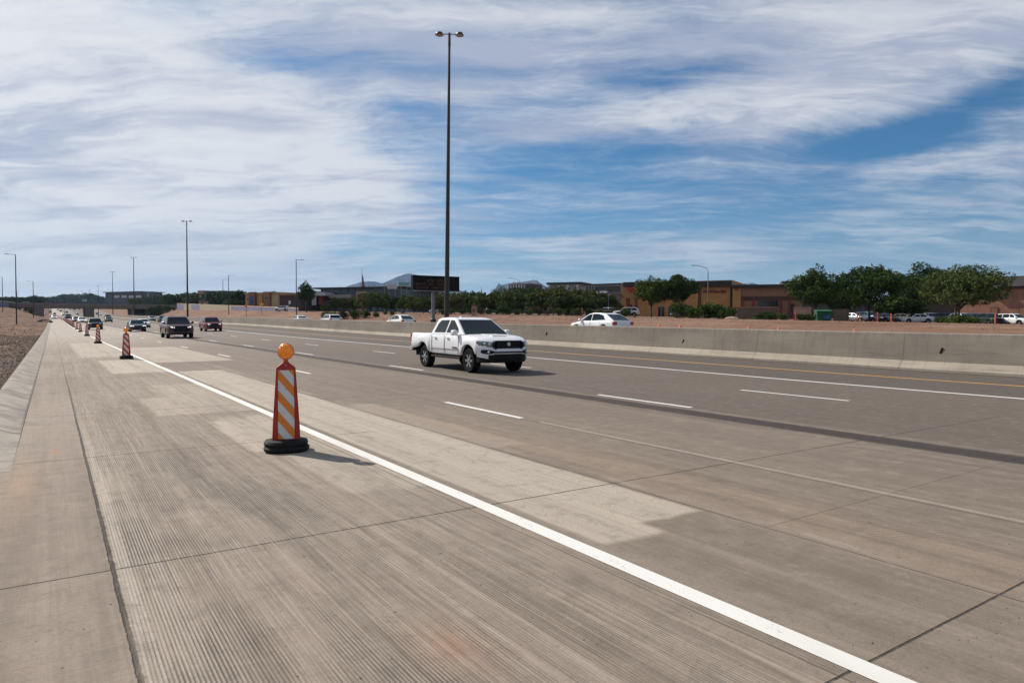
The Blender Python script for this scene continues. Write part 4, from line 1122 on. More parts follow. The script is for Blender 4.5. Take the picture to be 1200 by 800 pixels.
b3.part('roof_band', 1118, 1330, 326.6, 331, C['eave'], .8, 5); b3.part('fascia', 1118, 1330, 331, 334.4, C['dark_brown'], .35, 3)  # dark strip below the roof band paints the shade under the eave
b3.part('rooftop_unit', 1180, 1330, 324.8, 326.7, C['dark_wall'], -3, 9)
for a, b_ in ((1161, 1169.5), (1194, 1203)):
    w_ = b3.part('door_frame', a, b_, 360, 370, C['dark_brown'], .10); b3.part('door', a + 1, b_ - .6, 361, 370, C['brown_wall'], .13, parent=w_)
b3.part('canopy', 1152, 1170, 334.6, 337.5, C['lightgrey_wall'], 1.2); b3.part('wall_bracket', 1168.5, 1170.5, 334.6, 343, C['dark_brown'], 1.0)
b3.part('dock_ramp', 1128, 1158, 352, 355, C['tan_wall'], .1)
w1 = Bldg('block_wall', 'low brown block wall in front of the shop windows', 865, 112, 911, 110, 360.5, .3, C['brown_sm'], C['tan_wall'], 'wall', .05, .12)
w2 = Bldg('block_wall', 'pinkish tan enclosure wall left of the green dumpster', 929.5, 100, 950, 99, 360.5, 3, C['pink_wall'], C['pink_wall'], 'wall', .05, .1)
w3 = Bldg('block_wall', 'reddish brown enclosure wall right of the green dumpster', 976, 100, 991.5, 99, 363, 2.5, C['brown_sm'], C['brick'], 'wall', .05, .1)
w4 = Bldg('block_wall', 'light block wall behind the shrubs below the orange building', 811, 118, 828, 117, 363, .4, C['pink_wall'], None, 'wall')
kk = Bldg('utility_cabinet', 'pale box-shaped cabinet with a dark door below the drain pipe', 855.5, 112, 863, 112, 362, 1.2, C['pink_wall'], None, 'cabinet'); kk.part('door', 857.5, 861.5, 363, 370, C['dark_wall'], .04)
w5 = Bldg('store_building', 'long low grey building glimpsed under the crowns of the parking lot trees', 940, 175, 1125, 165, 354, 20, C['dark_wall'], C['eave'], 'building', .3, .4)
w5.window(1035, 1075, 358.5, 364.5, C['dark_glass'], C['grey_wall'], .06, 8)
# dumpster
dg = G(964, 98); dm = empty('dumpster', dg, -YAW - .1); tag(dm, 'green dumpster between two block walls', 'dumpster')
mb = MB(); mb.loft([[(-.95, -.6, .15), (.95, -.6, .15), (.95, .6, .15), (-.95, .6, .15)], [(-1.1, -.8, 1.55), (1.1, -.8, 1.55), (1.1, .7, 1.75), (-1.1, .7, 1.75)]], close=True); mb.build('bin', C['green_bin'], dm, bevel=.03)
mb = MB(); mb.loft([[(-1.12, -.84, 1.56), (1.12, -.84, 1.56), (1.12, -.84, 1.61), (-1.12, -.84, 1.61)], [(-1.12, .74, 1.76), (1.12, .74, 1.76), (1.12, .74, 1.82), (-1.12, .74, 1.82)]], close=True); mb.build('lid', C['green_bin'], dm)
for s in (-1, 1): MB().box(s * 1.08, s * 1.2, -.3, .3, .9, 1.1).build('fork_pocket', C['dark_wall'], dm)
MB().box(-.15, .75, -.80, -.74, .45, .95).build('panel_sign', C['blue_pane'], dm)
dm.scale = (1.0, 1, 1.0)

hq = Bldg('office_building', 'long dark glass building with a thin overhanging roof below the mountain', 376, 235, 470, 225, 338.8, 30, C['teal_glass'], C['dark_roof'], 'building', 2.0, .45)
for k in range(9): hq.part('mullion', 379 + k * 9.6, 379.5 + k * 9.6, 339, 350, C['grey_wall'], .15)
hq.part('lower_wall', 391, 417, 345.6, 349.4, C['grey_wall'], 3, 0); hq.part('entrance_canopy', 376, 392.5, 343.2, 347, C['lightgrey_wall'], 6, 0); hq.part('column', 376.5, 381, 347, 358, C['lightgrey_wall'], 5.5, -5); hq.part('red_panel', 381, 386, 347, 358, C['red_wall'], 4, 0); hq.part('lower_wall', 386, 417, 352, 364, C['dark_wall'], 2.5, 0)
py_ = Bldg('sign_pylon', 'pinkish stone pylon with a dark panel in front of the glass building', 417.3, 185, 428, 185, 341.3, 2, C['pink_wall'], None, 'sign'); py_.part('sign_panel', 419, 427, 345, 352.5, C['dark_wall'], .2); py_.part('sign_panel', 420, 426, 348.5, 351.5, C['red_wall'], .25)
wb2 = Bldg('white_building', 'small bright white block building right of the tall dark tree', 366, 240, 377, 240, 342, 14, C['white_wall'], C['lightgrey_wall'], 'building', .1, .3)
wb2.window(368, 371.5, 346, 349, C['dark_glass'], C['lightgrey_wall'])
ht = Bldg('hotel_building', 'cream and orange stepped hotel block with a blue window bay', 288, 260, 328, 252, 344.6, 16, C['stucco'], C['hay'], 'building', .3, .5)
ht.part('tower', 294, 301, 342.3, 358, C['brick'], 1.2, 0); ht.window(295.7, 300, 347.5, 356, C['blue_pane'], C['red_wall'], 1.3, 2)
ht.part('tower', 303.5, 309, 345.6, 359, C['orange_wall'], .8, 0); ht.part('tower', 311.5, 319, 342, 359, C['brick'], 1.3, 0); ht.part('tower', 320, 327, 345, 359, C['hay'], .8, 0)
ht.window(289.5, 293, 349, 352, C['dark_glass'], C['hay']); ht.window(313.5, 317, 348, 351, C['dark_glass'], C['hay'], 1.4)
br_ = Bldg('brown_building', 'low dark brown building left of the tall dark tree', 328, 230, 353, 226, 346.2, 12, C['dark_brown'], C['brown_wall'], 'building', .3, .3)
br_.window(338, 341, 352, 356.5, C['white_wall'], C['dark_brown'])
br_.part('garage_door', 344, 350, 352, 360, C['dark_wall'])
g1 = Bldg('grey_building', 'pale building with white vertical slats left of the dark-roofed one behind the shrubs', 596, 330, 622, 325, 333, 14, C['dark_wall'], C['lightgrey_wall'], 'building', .2, .4)
for k in range(6): g1.part('slat', 598 + k * 3.2, 599.6 + k * 3.2, 333.4, 337.5, C['lightgrey_wall'], .4)
g2 = Bldg('grey_building', 'grey building with a long dark flat roof behind the shrubs', 642, 300, 680, 294, 333.6, 14, C['grey_wall'], C['dark_roof'], 'building', .6, .9)
for k in range(4): g2.part('column', 643 + k * 11, 645 + k * 11, 333.6, 341, C['lightgrey_wall'], .7)
g3 = Bldg('grey_building', 'pale and black shop building just left of the orange building', 684, 215, 727, 208, 334.6, 14, C['grey_wall'], C['dark_wall'], 'building', .2, .4)
for k in range(3): g3.part('window', 687 + k * 3.4, 688.8 + k * 3.4, 335.5, 342, C['dark_glass'], .1)
g3.part('white_frame', 700, 712.5, 341.4, 343.4, C['white_wall'], .9); g3.part('black_panel', 698, 727, 336, 341, C['dark_wall'], .5)
g3.part('lower_wall', 693, 729, 344, 352, C['brown_sm'], 1.2)
ar = G(721, 150)
arch = MB()
for k in range(10):
    t0, t1 = math.pi * k / 10, math.pi * (k + 1) / 10
    arch.tube((-2.2 * math.cos(t0), 0, 3.2 + 1.6 * math.sin(t0)), (-2.2 * math.cos(t1), 0, 3.2 + 1.6 * math.sin(t1)), .28, n=6)
arch.tube((-2.2, 0, 0), (-2.2, 0, 3.2), .28, n=6); arch.tube((2.2, 0, 0), (2.2, 0, 3.2), .28, n=6)
o = arch.build('arched_gateway', C['brown_sm'], None, smooth=True); o.location = ar; o.rotation_euler = (0, 0, -YAW); tag(o, 'brown arch left of the orange wall behind the white SUVs', 'archway')

far1 = Bldg('parking_structure', 'wide flat grey building with open floors above the right half of the bridge', 124, 1190, 166, 1150, 343, 40, C['dark_wall'], C['eave'], 'building', 3, 1.2)
for k in range(4): far1.part('floor_band', 134 + k * 8.5, 140 + k * 8.5, 346.2, 348.8, C['lightgrey_wall'], .3)
far1.part('canopy', 148, 156, 341.5, 343, C['dark_wall'], 2, 10); far1.part('canopy', 170, 178, 341.7, 342.8, C['dark_wall'], 2, 10); far1.part('column', 173, 174.5, 342.6, 352, C['grey_wall'], 1, 0)
far2 = Bldg('house', 'distant pale house with a dark roof above the painted wall', 233, 420, 262, 410, 344.5, 14, C['dark_wall'], C['eave'], 'house', 1, .5)
for k in range(5): far2.part('column', 234 + k * 6.6, 236 + k * 6.6, 345.5, 348, C['hay'], .3)
far2.part('gable', 233, 240, 340.5, 344.5, C['pink_wall'], 1, 4); far2.part('roof_ridge', 242, 262, 341, 344.5, C['dark_wall'], .2, 8)
far3 = Bldg('gatehouse', 'tiny cream gatehouse above the painted wall', 233.5, 330, 240, 330, 352.5, 4, C['hay'], C['dark_brown'], 'building', .4, .3); far3.part('door', 235.5, 238, 354, 357, C['dark_wall'])

# painted retaining wall beside the ramp (cream and lavender bays)
def long_wall(name, label, A, B, hA, hB, cols, base=-2.0):
    r = empty(name, A, 0); tag(r, label, 'wall'); n = len(cols)
    for i, m_ in enumerate(cols):
        t0, t1 = i / n, (i + 1) / n
        P, Q = A.lerp(B, t0) - A, A.lerp(B, t1) - A; h0, h1 = hA + (hB - hA) * t0, hA + (hB - hA) * t1
        nrm = Vector((Q.y - P.y, P.x - Q.x, 0)).normalized() * .15
        v = [P + nrm + Vector((0, 0, base)), Q + nrm + Vector((0, 0, base)), Q - nrm + Vector((0, 0, base)), P - nrm + Vector((0, 0, base)), P + nrm + Vector((0, 0, h0)), Q + nrm + Vector((0, 0, h1)), Q - nrm + Vector((0, 0, h1)), P - nrm + Vector((0, 0, h0))]
        MB().add(v, [(0, 3, 2, 1), (4, 5, 6, 7), (0, 1, 5, 4), (1, 2, 6, 5), (2, 3, 7, 6), (3, 0, 4, 7)]).build('wall_bay', m_, r)
    c = MB(); P = B - A; c.tube((0, 0, hA + .1), P + Vector((0, 0, hB + .1)), .18, n=4); c.build('coping', C['tan_wall'], r)
    return r
A_, B_ = G(208, 380), G(350, 205)
for q in (A_, B_): q.z -= .1
long_wall('painted_wall', 'long cream and lavender painted wall along the ramp right of the bridge', A_, B_, 3.6, .9, [C['lavender'], C['cream'], C['lavender'], C['cream'], C['cream'], C['cream'], C['lavender'], C['lavender'], C['lavender'], C['lavender']])
A_, B_ = G(-14, 300), G(20, 390)
long_wall('painted_wall', 'dull blue painted wall on the left border beyond the dirt', A_, B_, 3.0, 3.0, [C['lavender']] * 3)

# ---------------------------------------------------------------- bridge
bd = empty('bridge', (0, 450, 0)); tag(bd, 'brown concrete road bridge crossing the freeway in the distance', 'bridge')
zt2, zb2 = 11.6, 9.0
MB().box(-60, 62, 0, 24, zb2, zb2 + 1.5).build('deck', M['bridge'], bd)
MB().box(-60, 62, -.3, .3, zb2 + 1.5, zt2).build('parapet', simple('parapet_concrete', (.20, .155, .125), .9), bd); MB().box(-60, 62, 23.7, 24.2, zb2 + 1.5, zt2).build('parapet', M['bridge'], bd)
MB().box(15.2, 19.8, 1, 23, 1.5, zb2).build('pier', M['bridge'], bd)
MB().box(-8.5, -3.8, .5, 23, 1.5, zb2).build('abutment', M['bridge'], bd)
MB().box(38, 39.4, 1, 23, 1.5, zb2).build('pier', M['bridge'], bd); MB().box(45.5, 60, .5, 23, 1.5, zb2).build('abutment', M['bridge'], bd)
MB().box(38, 46, 12, 12.4, 1.5, zb2).build('end_wall', C['dark_wall'], bd)  # dark sheet across the span: shade of the opening put into its colour
rr_ = MB()
for k in range(25): rr_.box(-59 + k * 5, -58.85 + k * 5, -.1, .1, zt2, zt2 + 1.0)
rr_.box(-60, 62, -.06, .06, zt2 + .95, zt2 + 1.02); rr_.build('railing', M['steel_dark'], bd)
# overhead sign on the bridge deck, speck cars on top
spawn('suv', 'white_paint', False, (-14 + 1.5, 458, zb2 + 1.52), R(90), 'tiny white car crossing the bridge near its left end', 'cars on the bridge', 1.0)
spawn('sedan', 'silver_paint', False, (56, 458, zb2 + 1.52), R(-90), 'tiny silver car crossing the bridge at its right end', 'cars on the bridge', 1.0)
spawn('suv', 'red_paint', False, (2.5, 460, zb2 + 1.52), R(-90), 'tiny red car crossing the bridge near the middle', 'cars on the bridge', 1.0)
def post_sign(name, label, px, d, ytop, ybot, wpx, col_, rz=None, diamond=False, post_x=0, cat='road sign', txt=False):
    g = G(px, d); r = empty(name, g, -YAW if rz is None else rz); tag(r, label, cat)
    zt3, zb3 = ZP(px, ytop, d) - g.z, ZP(px, ybot, d) - g.z; w_ = wpx * d / F / 2
    if diamond:
        c = (zt3 + zb3) / 2; h_ = (zt3 - zb3) / 2; MB().prism([(-w_, c), (0, c - h_), (w_, c), (0, c + h_)], 'Y', -.05, -.01).build('sign_face', col_, r)
    else:
        f = MB().box(-w_, w_, -.07, -.02, zb3, zt3).build('sign_face', col_, r)
        if txt:
            t = MB(); random.seed(int(px))
            for k in range(2):
                x = -w_ * .8
                while x < w_ * .75:
                    q = random.uniform(.15, .3) * w_ ; t.box(x, x + q * .6, -.078, -.0705, zb3 + (zt3 - zb3) * (.2 + .4 * k), zb3 + (zt3 - zb3) * (.4 + .4 * k)); x += q
            t.build('sign_text', C['white_wall'], f)
    n = 2 if wpx * d / F > 2.5 else 1
    for k in range(n):
        x = post_x if n == 1 else (-w_ * .6, w_ * .6)[k]
        MB().tube((x, .04, -.2), (x, .04, zt3 if not diamond else zb3 + .3), .08, n=8).build('post', M['steel_grey'], r)
    return r
M['sign_green'] = simple('green_sign', (.01, .16, .085), .5); M['sign_orange'] = simple('orange_sign', (.75, .22, .01), .5); M['sign_yellow'] = simple('yellow_sign', (.75, .35, .01), .5)
post_sign('highway_sign', 'green highway sign with white text left of the black message sign', 473.5, 200, 331, 334.6, 11, M['sign_green'], txt=True)
post_sign('highway_sign', 'tiny green highway sign above the bridge deck', 99.5, 480, 350, 353.5, 6.5, M['sign_green'], txt=True)
post_sign('billboard', 'pale billboard with dark frame behind the trees left of the message sign', 459.5, 210, 333.6, 338.6, 12, C['lightgrey_wall'], cat='billboard')
o = post_sign('gantry_pole', 'grey post left of the pale billboard', 450.5, 190, 332.5, 334, 1.0, M['steel_grey'], cat='pole')
post_sign('warning_sign', 'orange-yellow diamond warning sign in front of the hotel', 306.8, 215, 353.8, 359.2, 5.6, M['sign_yellow'], diamond=True)
post_sign('warning_sign', 'small orange sign on a dark post above the dirt lot', 288.6, 190, 356.5, 360.2, 2.6, M['sign_orange'])
# flagpole
g = G(424.3, 230); fp = empty('flagpole', g, 0); tag(fp, 'tall thin flagpole with a drooping flag above the glass building', 'flagpole')
ht_ = ZP(424, 313.5, 230) - g.z
MB().tube((0, 0, 0), (0, 0, ht_), .10, .05, 8).build('pole', M['steel_grey'], fp)
fl = MB(); random.seed(3)
cols_ = 7; rowsf = []
for k in range(9):
    t = k / 8; z = ht_ - 2.0 - t * 5.2
    rowsf.append([(.05 + (i / cols_) * (.5 + .9 * t) , .12 * math.sin(i * 2.1 + t * 3), z - (i / cols_) * 1.6) for i in range(cols_ + 1)])
fl.loft(rowsf, cap=False); m_, b_ = newmat('flag_cloth'); o_, x_, y_, z_ = xyz(); w_ = E.m('WRAP', z_, .4, -.4)
E.nt.links.new(mixc(ss(w_, -.02, .02), (.25, .03, .03), (.30, .28, .28)).s, b_.inputs['Base Color'])
fo = fl.build('flag', m_, fp); so = fo.modifiers.new('thick', 'SOLIDIFY'); so.thickness = .02

# ---------------------------------------------------------------- plants
L_ = dict(dark=leaf_mat('dark_leaves', (.014, .032, .008), (.056, .092, .020)), mid=leaf_mat('green_leaves', (.022, .045, .010), (.085, .120, .022)), olive=leaf_mat('olive_leaves', (.045, .058, .015), (.135, .145, .045)), palo=leaf_mat('pale_green_leaves', (.034, .056, .016), (.105, .132, .038)), brown=leaf_mat('dry_leaves', (.045, .030, .020), (.12, .085, .05)))
M['bark'] = simple('bark', (.055, .040, .030), .9, 0, .3, 8, bumpy=.5)
def crown(name, blobs, n, size, mat, seed, parent, droop=0.0, clump=.9, thr=-.08):
    rnd = random.Random(seed); vs = []; fs = []
    wts = [b[3] * b[4] * b[5] for b in blobs]; off = Vector((seed * 3.1, seed * 1.7, 0))
    k = 0; tries = 0
    while k < n and tries < n * 4:
        tries += 1
        b = rnd.choices(blobs, wts)[0]
        d = Vector((rnd.gauss(0, 1), rnd.gauss(0, 1), rnd.gauss(0, 1))).normalized()
        rr = rnd.random() ** .42 * (1 + .22 * mn.noise(d * 2.1 + off))
        p = Vector((b[0] + d.x * rr * b[3], b[1] + d.y * rr * b[4], b[2] + d.z * rr * b[5]))
        if mn.noise(p * clump + off) < thr and rr > .45: continue
        if p.z < b[2] - b[5] * .75 and rnd.random() < .5: continue
        s = size * rnd.uniform(.55, 1.3)
        a = Vector((rnd.gauss(0, 1), rnd.gauss(0, 1), rnd.gauss(0, .7) - droop)).normalized(); c = a.cross(Vector((rnd.gauss(0, 1), rnd.gauss(0, 1), rnd.gauss(0, 1)))).normalized()
        m = len(vs); a = a * s; c = c * s * .42
        vs += [tuple(p - a), tuple(p + c), tuple(p + a), tuple(p - c)]; fs.append((m, m + 1, m + 2, m + 3)); k += 1
    mb = MB(); mb.v = vs; mb.f = fs; mb.mi = [0] * len(fs)
    return mb.build(name, mat, parent, fix=False)
def make_tree(name, h, w, mat, seed, n=7000, size=.28, trunk=.35, nb=9, droop=0, multi=1, flat=1.0):
    rnd = random.Random(seed); r = empty(name); th = h * trunk
    blobs = []
    for k in range(nb):
        a = 2 * math.pi * k / nb + rnd.uniform(-.4, .4); q = rnd.uniform(.25, .62) if k else 0
        bw = w * rnd.uniform(.24, .36) ; bh = h * rnd.uniform(.15, .24) * flat
        zc = th + (h - th) * rnd.uniform(.28, .80) * (1 - q * .35)
        blobs.append((math.cos(a) * q * w * .62, math.sin(a) * q * w * .62, min(zc, h - bh), bw, bw, bh))
    blobs.append((0, 0, h - h * .2, w * .22, w * .22, h * .2)); blobs.append((0, 0, th + (h - th) * .42, w * .34, w * .34, h * .24))
    t = MB()
    for m_ in range(multi):
        ox = (m_ - (multi - 1) / 2) * w * .05; t.tube((ox, 0, -.4), (ox * 2.5 + rnd.uniform(-.1, .1), rnd.uniform(-.1, .1), th * 1.1), h * .026 / multi ** .4, h * .016 / multi ** .4, 8)
        for b in blobs[m_::multi]: t.tube((ox * 2.5, 0, th * rnd.uniform(.8, 1.05)), (b[0] * .9, b[1] * .9, b[2]), h * .011, h * .004, 5, cap=False)
    t.build('trunk', M['bark'], r, smooth=True)
    crown('crown', blobs, n, size, mat, seed, r, droop)
    return r
def make_shrub(name, h, w, mat, seed, n=2600, size=.2):
    rnd = random.Random(seed); r = empty(name); bl = []
    for k in range(6):
        a = rnd.uniform(0, 6.28); q = rnd.uniform(0, .3) * w; bl.append((math.cos(a) * q, math.sin(a) * q, h * rnd.uniform(.35, .62), w * .28, w * .28, h * rnd.uniform(.28, .36)))
    bl.append((0, 0, h * .35, w * .42, w * .42, h * .36))
    t = MB()
    for b in bl: t.tube((0, 0, -.3), (b[0], b[1], b[2]), h * .02, h * .008, 5)
    t.build('stem', M['bark'], r); crown('foliage', bl, n, size, mat, seed, r, 0, 1.1, -.2)
    return r
def put(o, px, d, hpx_top, label, cat, group, src_h, wscale=1.0, rz=None):
    g = G(px, d); s = (ZP(px, hpx_top, d) - g.z) / src_h
    o.location = (g.x, g.y, g.z - .05); o.scale = (s * wscale, s * wscale, s); o.rotation_euler = (0, 0, random.uniform(0, 6.28) if rz is None else rz)
    tag(o, label, cat, group)
random.seed(11)
t = make_tree('round_tree', 7.5, 7.2, L_['mid'], 21, 17000, .18, .28); put(t, 763, 118, 323, 'round green tree left of its darker neighbour, in front of the orange building', 'tree', None, 7.5, .86)
t = make_tree('round_tree', 7.6, 6.2, L_['dark'], 22, 17000, .18, .25); put(t, 793, 116, 321, 'dark dense tree right of the round green tree, in front of the orange building', 'tree', None, 7.6)
t = make_tree('shade_tree', 8.5, 8.6, L_['dark'], 23, 22000, .19, .25, 11); put(t, 955, 104, 309, 'big dark tree left of its twin, above the green dumpster', 'tree', None, 8.5, .9)
t = make_tree('shade_tree', 8.5, 10.5, L_['dark'], 24, 26000, .19, .22, 12); put(t, 1018, 106, 309.5, 'widest dark tree over the parked cars, right of the dumpster', 'tree', None, 8.5, .9)
t = make_tree('shade_tree', 9.5, 8.6, L_['dark'], 25, 20000, .20, .2, 10); put(t, 1077, 125, 305.5, 'tallest dark tree standing behind the pale green spreading tree', 'tree', None, 9.5, .85)
t = make_tree('palo_verde_tree', 8.2, 10.5, L_['palo'], 26, 28000, .17, .27, 13, .4, 3); put(t, 1122, 92, 308.5, 'spreading pale green multi-stemmed tree over the right parking lot', 'tree', None, 8.2, .92)
t = make_tree('shade_tree', 7.0, 6.5, L_['dark'], 27, 6000, .28, .1, 8); put(t, 985, 118, 330, 'low dark tree filling the gap between the two big dark trees', 'tree', None, 7.0, 1.1)
t = make_tree('shade_tree', 6.5, 6.5, L_['dark'], 28, 6000, .28, .1, 8); put(t, 1050, 116, 331, 'low dark tree between the widest dark tree and the pale green one', 'tree', None, 6.5, 1.1)
t = make_tree('eucalyptus_tree', 11, 6.5, L_['dark'], 29, 9000, .26, .35, 9); put(t, 359, 190, 328, 'tall dark loose-crowned tree right of a lamp pole', 'tree', None, 11, .95)
# hedge of trees and shrubs between the dirt and the buildings
tv = [make_tree('desert_tree', 5.5, 5.0, L_[m], 40 + i, 7500, .19, .12, 8) for i, m in enumerate(('mid', 'olive', 'dark', 'palo'))]
sv = [make_shrub('shrub', 1.8, 2.6, L_[m], 60 + i, 2600, .10) for i, m in enumerate(('olive', 'mid', 'dark', 'brown'))]
used = set()
def inst(lst, k):
    if k not in used and not lst[k].get('label'): used.add(k); 
    o = lst[k]
    return o if not o.get('label') else copy_tree(o)
col_names = ['green', 'olive', 'dark green', 'pale green']
items = []
rnd = random.Random(77)
x = 382
while x < 728:
    yt = lerp_tab([(382, 352), (395, 349), (412, 351), (430, 343), (450, 341), (470, 345), (520, 343), (560, 342), (590, 338), (620, 336), (660, 335), (700, 339), (728, 352)], x) + rnd.uniform(-2.5, 2.5)
    d = lerp_tab([(382, 175), (430, 165), (500, 150), (620, 140), (728, 132)], x) + rnd.uniform(-7, 9)
    k = rnd.choices(range(4), [3, 3, 3, 2])[0]
    items.append((x, d, yt, k)); x += rnd.uniform(7.0, 12.0)
for i, (x, d, yt, k) in enumerate(items):
    nb_ = (['first'] + ORD + ['twenty-first', 'twenty-second', 'twenty-third', 'twenty-fourth', 'twenty-fifth', 'twenty-sixth', 'twenty-seventh', 'twenty-eighth', 'twenty-ninth', 'thirtieth', 'thirty-first', 'thirty-second', 'thirty-third', 'thirty-fourth', 'thirty-fifth', 'thirty-sixth', 'thirty-seventh', 'thirty-eighth', 'thirty-ninth', 'fortieth', 'forty-first', 'forty-second', 'forty-third', 'forty-fourth', 'forty-fifth', 'forty-sixth', 'forty-seventh', 'forty-eighth', 'forty-ninth', 'fiftieth', 'fifty-first', 'fifty-second'])[i]
    put(inst(tv, k), x, d, yt, f'{col_names[k]} bushy tree behind the dirt strip, {nb_} from the left of that row', 'tree', 'bushy trees behind the dirt strip', 5.5, 1.0)
    NTH = nb_
sit = []
for a, b_, top_, d in ((382, 480, 362, 140), (520, 735, 358.5, 125)):
    x = a
    while x < b_: sit.append((x, d + rnd.uniform(-4, 5), top_ + rnd.uniform(-1.5, 2.5))); x += rnd.uniform(8, 14)
sit += [(800, 104, 352), (812, 102, 356), (829, 104, 351), (843, 103, 354), (853, 100, 358), (917, 96, 365), (938, 95, 365.5), (948, 94.5, 366), (903, 98, 363), (890, 99, 364), (1117, 80, 366), (1128, 82, 367), (1140, 80, 368), (1103, 84, 368), (178, 400, 357), (186, 395, 356), (196, 390, 356), (204, 385, 359), (24, 395, 358), (31, 400, 358.5), (38, 400, 358), (45, 405, 359.5)]
cn2 = ['olive', 'green', 'dark green', 'dry brown']
words_n = ['first'] + ORD + ['twenty-' + w for w in ('first', 'second', 'third', 'fourth', 'fifth', 'sixth', 'seventh', 'eighth', 'ninth')] + ['thirtieth'] + ['thirty-' + w for w in ('first', 'second', 'third', 'fourth', 'fifth', 'sixth', 'seventh', 'eighth', 'ninth')] + ['fortieth'] + ['forty-' + w for w in ('first', 'second', 'third', 'fourth', 'fifth', 'sixth', 'seventh', 'eighth', 'ninth')] + ['fiftieth'] + ['fifty-' + w for w in ('first', 'second', 'third', 'fourth', 'fifth', 'sixth', 'seventh', 'eighth', 'ninth')]
sit.sort()
for i, (x, d, yt) in enumerate(sit):
    k = rnd.choices(range(4), [4, 3, 3, 1.5])[0] if x < 780 else rnd.choice((1, 2))
    where = 'beside the distant bridge' if x < 210 else 'along the dirt strip' if x < 740 else 'in front of the store buildings' if x < 960 else 'by the right parking lot'
    put(inst(sv, k), x, d, yt, f'{cn2[k]} low shrub {where}, {words_n[i]} shrub from the left', 'shrub', 'low shrubs beyond the freeway', 1.8, 1.0 if x > 210 else .8)
# far trees on the skyline at left: one by one in front, the rest as a mass
ft = [make_tree('skyline_tree', 9, 9, L_[m], 80 + i, 1500, .6, .12, 7) for i, m in enumerate(('dark', 'mid'))]
far_list = []
x = -6
while x < 300:
    yt = lerp_tab([(-6, 348), (40, 347), (60, 346.5), (75, 345), (90, 344), (105, 343), (115, 346), (122, 348), (165, 349), (185, 346), (225, 343), (245, 347), (262, 347), (275, 341), (290, 345), (300, 348)], x) + rnd.uniform(-1.2, 1.4)
    d = rnd.uniform(1190, 1240) if 44 < x < 158 else rnd.uniform(560, 640) if x < 190 else rnd.uniform(430, 480); far_list.append((x, d, yt)); x += rnd.uniform(5, 8.5)
far_list += [(251, 400, 340.5), (258, 400, 342), (281, 300, 339.5), (272, 310, 346), (279, 305, 347), (312, 330, 342), (322, 330, 341), (333, 330, 342.5), (230, 430, 342)]
far_list.sort()
for i, (x, d, yt) in enumerate(far_list):
    k = rnd.choice((0, 0, 1))
    put(inst(ft, k), x, d, yt, f'distant {"green" if k else "dark"} tree on the left skyline, {words_n[i]} from the left', 'tree', 'distant trees on the left skyline', 9, 1.15)
fm = MB(); rr2 = random.Random(5); vs = []; fs = []
def far_mass(px0, px1, d, top_):
    for _ in range(9000):
        px = rr2.uniform(px0, px1); dd = d + rr2.uniform(0, 120); g = G(px, dd)
        h = max(3, ZP(px, top_ + 2.5 * mn.noise(Vector((px * .08, d, 0))) + 1.5 * mn.noise(Vector((px * .3, d, 2))), dd) - g.z)
        p = Vector((g.x, g.y, g.z + h * rr2.random())); s = rr2.uniform(.8, 1.6)
        a = Vector((rr2.gauss(0, 1), rr2.gauss(0, 1), rr2.gauss(0, 1))).normalized() * s; c = a.cross(Vector((rr2.gauss(0, 1), rr2.gauss(0, 1), rr2.gauss(0, 1)))).normalized() * s * .7
        m = len(fm.v); fm.v += [tuple(p - a), tuple(p + c), tuple(p + a), tuple(p - c)]; fm.f.append((m, m + 1, m + 2, m + 3)); fm.mi.append(0)
far_mass(160, 330, 700, 349.5); far_mass(-8, 42, 700, 349.5); far_mass(330, 740, 380, 344); far_mass(-8, 200, 1250, 350)
o = fm.build('far_trees', L_['dark'], None, fix=False); tag(o, 'far belt of dark trees along the skyline', kind='stuff')

# ---------------------------------------------------------------- mountains
def ridge(pts, d, thick, name, mat, label):
    mb = MB(); fine_ = []
    for (a, ya_), (b, yb_) in zip(pts, pts[1:]):
        n = max(2, int((b - a) / 1.5))
        for k in range(n): fine_.append((a + (b - a) * k / n, ya_ + (yb_ - ya_) * k / n))
    fine_.append(pts[-1]); rows = []
    for px, py in fine_:
        rr = d / math.cos(math.atan((px - 600) / F)); a = ang(px); top_ = ZP(px, py + .5 * mn.noise(Vector((px * .35, 0, d))), d)
        row = []
        for k in range(-8, 7):
            t = k / 7; q = rr * 1 + t * thick; zz = max(0, (top_ - 20) * (1 - abs(t) ** 1.15) * (1 + (.22 * mn.noise(Vector((px * .16, t * 4, d))) if k else 0))) + (20 if abs(t) < 1 else -30)
            row.append((q * math.sin(a), q * math.cos(a), zz))
        rows.append(row)
    mb.loft(rows, cap=False); o = mb.build(name, mat, None, fix=False); tag(o, label, kind='structure')
    for p in o.data.polygons: p.use_smooth = True
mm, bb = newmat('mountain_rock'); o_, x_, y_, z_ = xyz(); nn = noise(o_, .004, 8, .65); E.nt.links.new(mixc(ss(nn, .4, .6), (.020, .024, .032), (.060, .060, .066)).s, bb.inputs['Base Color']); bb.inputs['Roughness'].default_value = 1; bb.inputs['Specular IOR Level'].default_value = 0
ridge([(380, 345), (400, 339), (408, 335), (418, 332), (430, 329.5), (440, 330), (448, 332), (456, 329), (465, 324.5), (474, 321.5), (480, 320.5), (488, 322), (500, 329), (520, 336), (560, 345)], 7000, 900, 'mountain', mm, 'hazy blue mountain with two peaks behind the message sign')
ridge([(575, 341), (587, 334), (598, 332), (608, 330.5), (618, 329.5), (625, 327.8), (630, 330), (640, 336), (660, 344)], 6500, 600, 'mountain', mm, 'hazy blue hill above the grey building right of the pickup')
ridge([(840, 342), (852, 334), (860, 330), (866, 332), (874, 332.5), (882, 331.5), (890, 334), (905, 337), (920, 342)], 7000, 600, 'mountain', mm, 'hazy blue hill above the brown store roof')

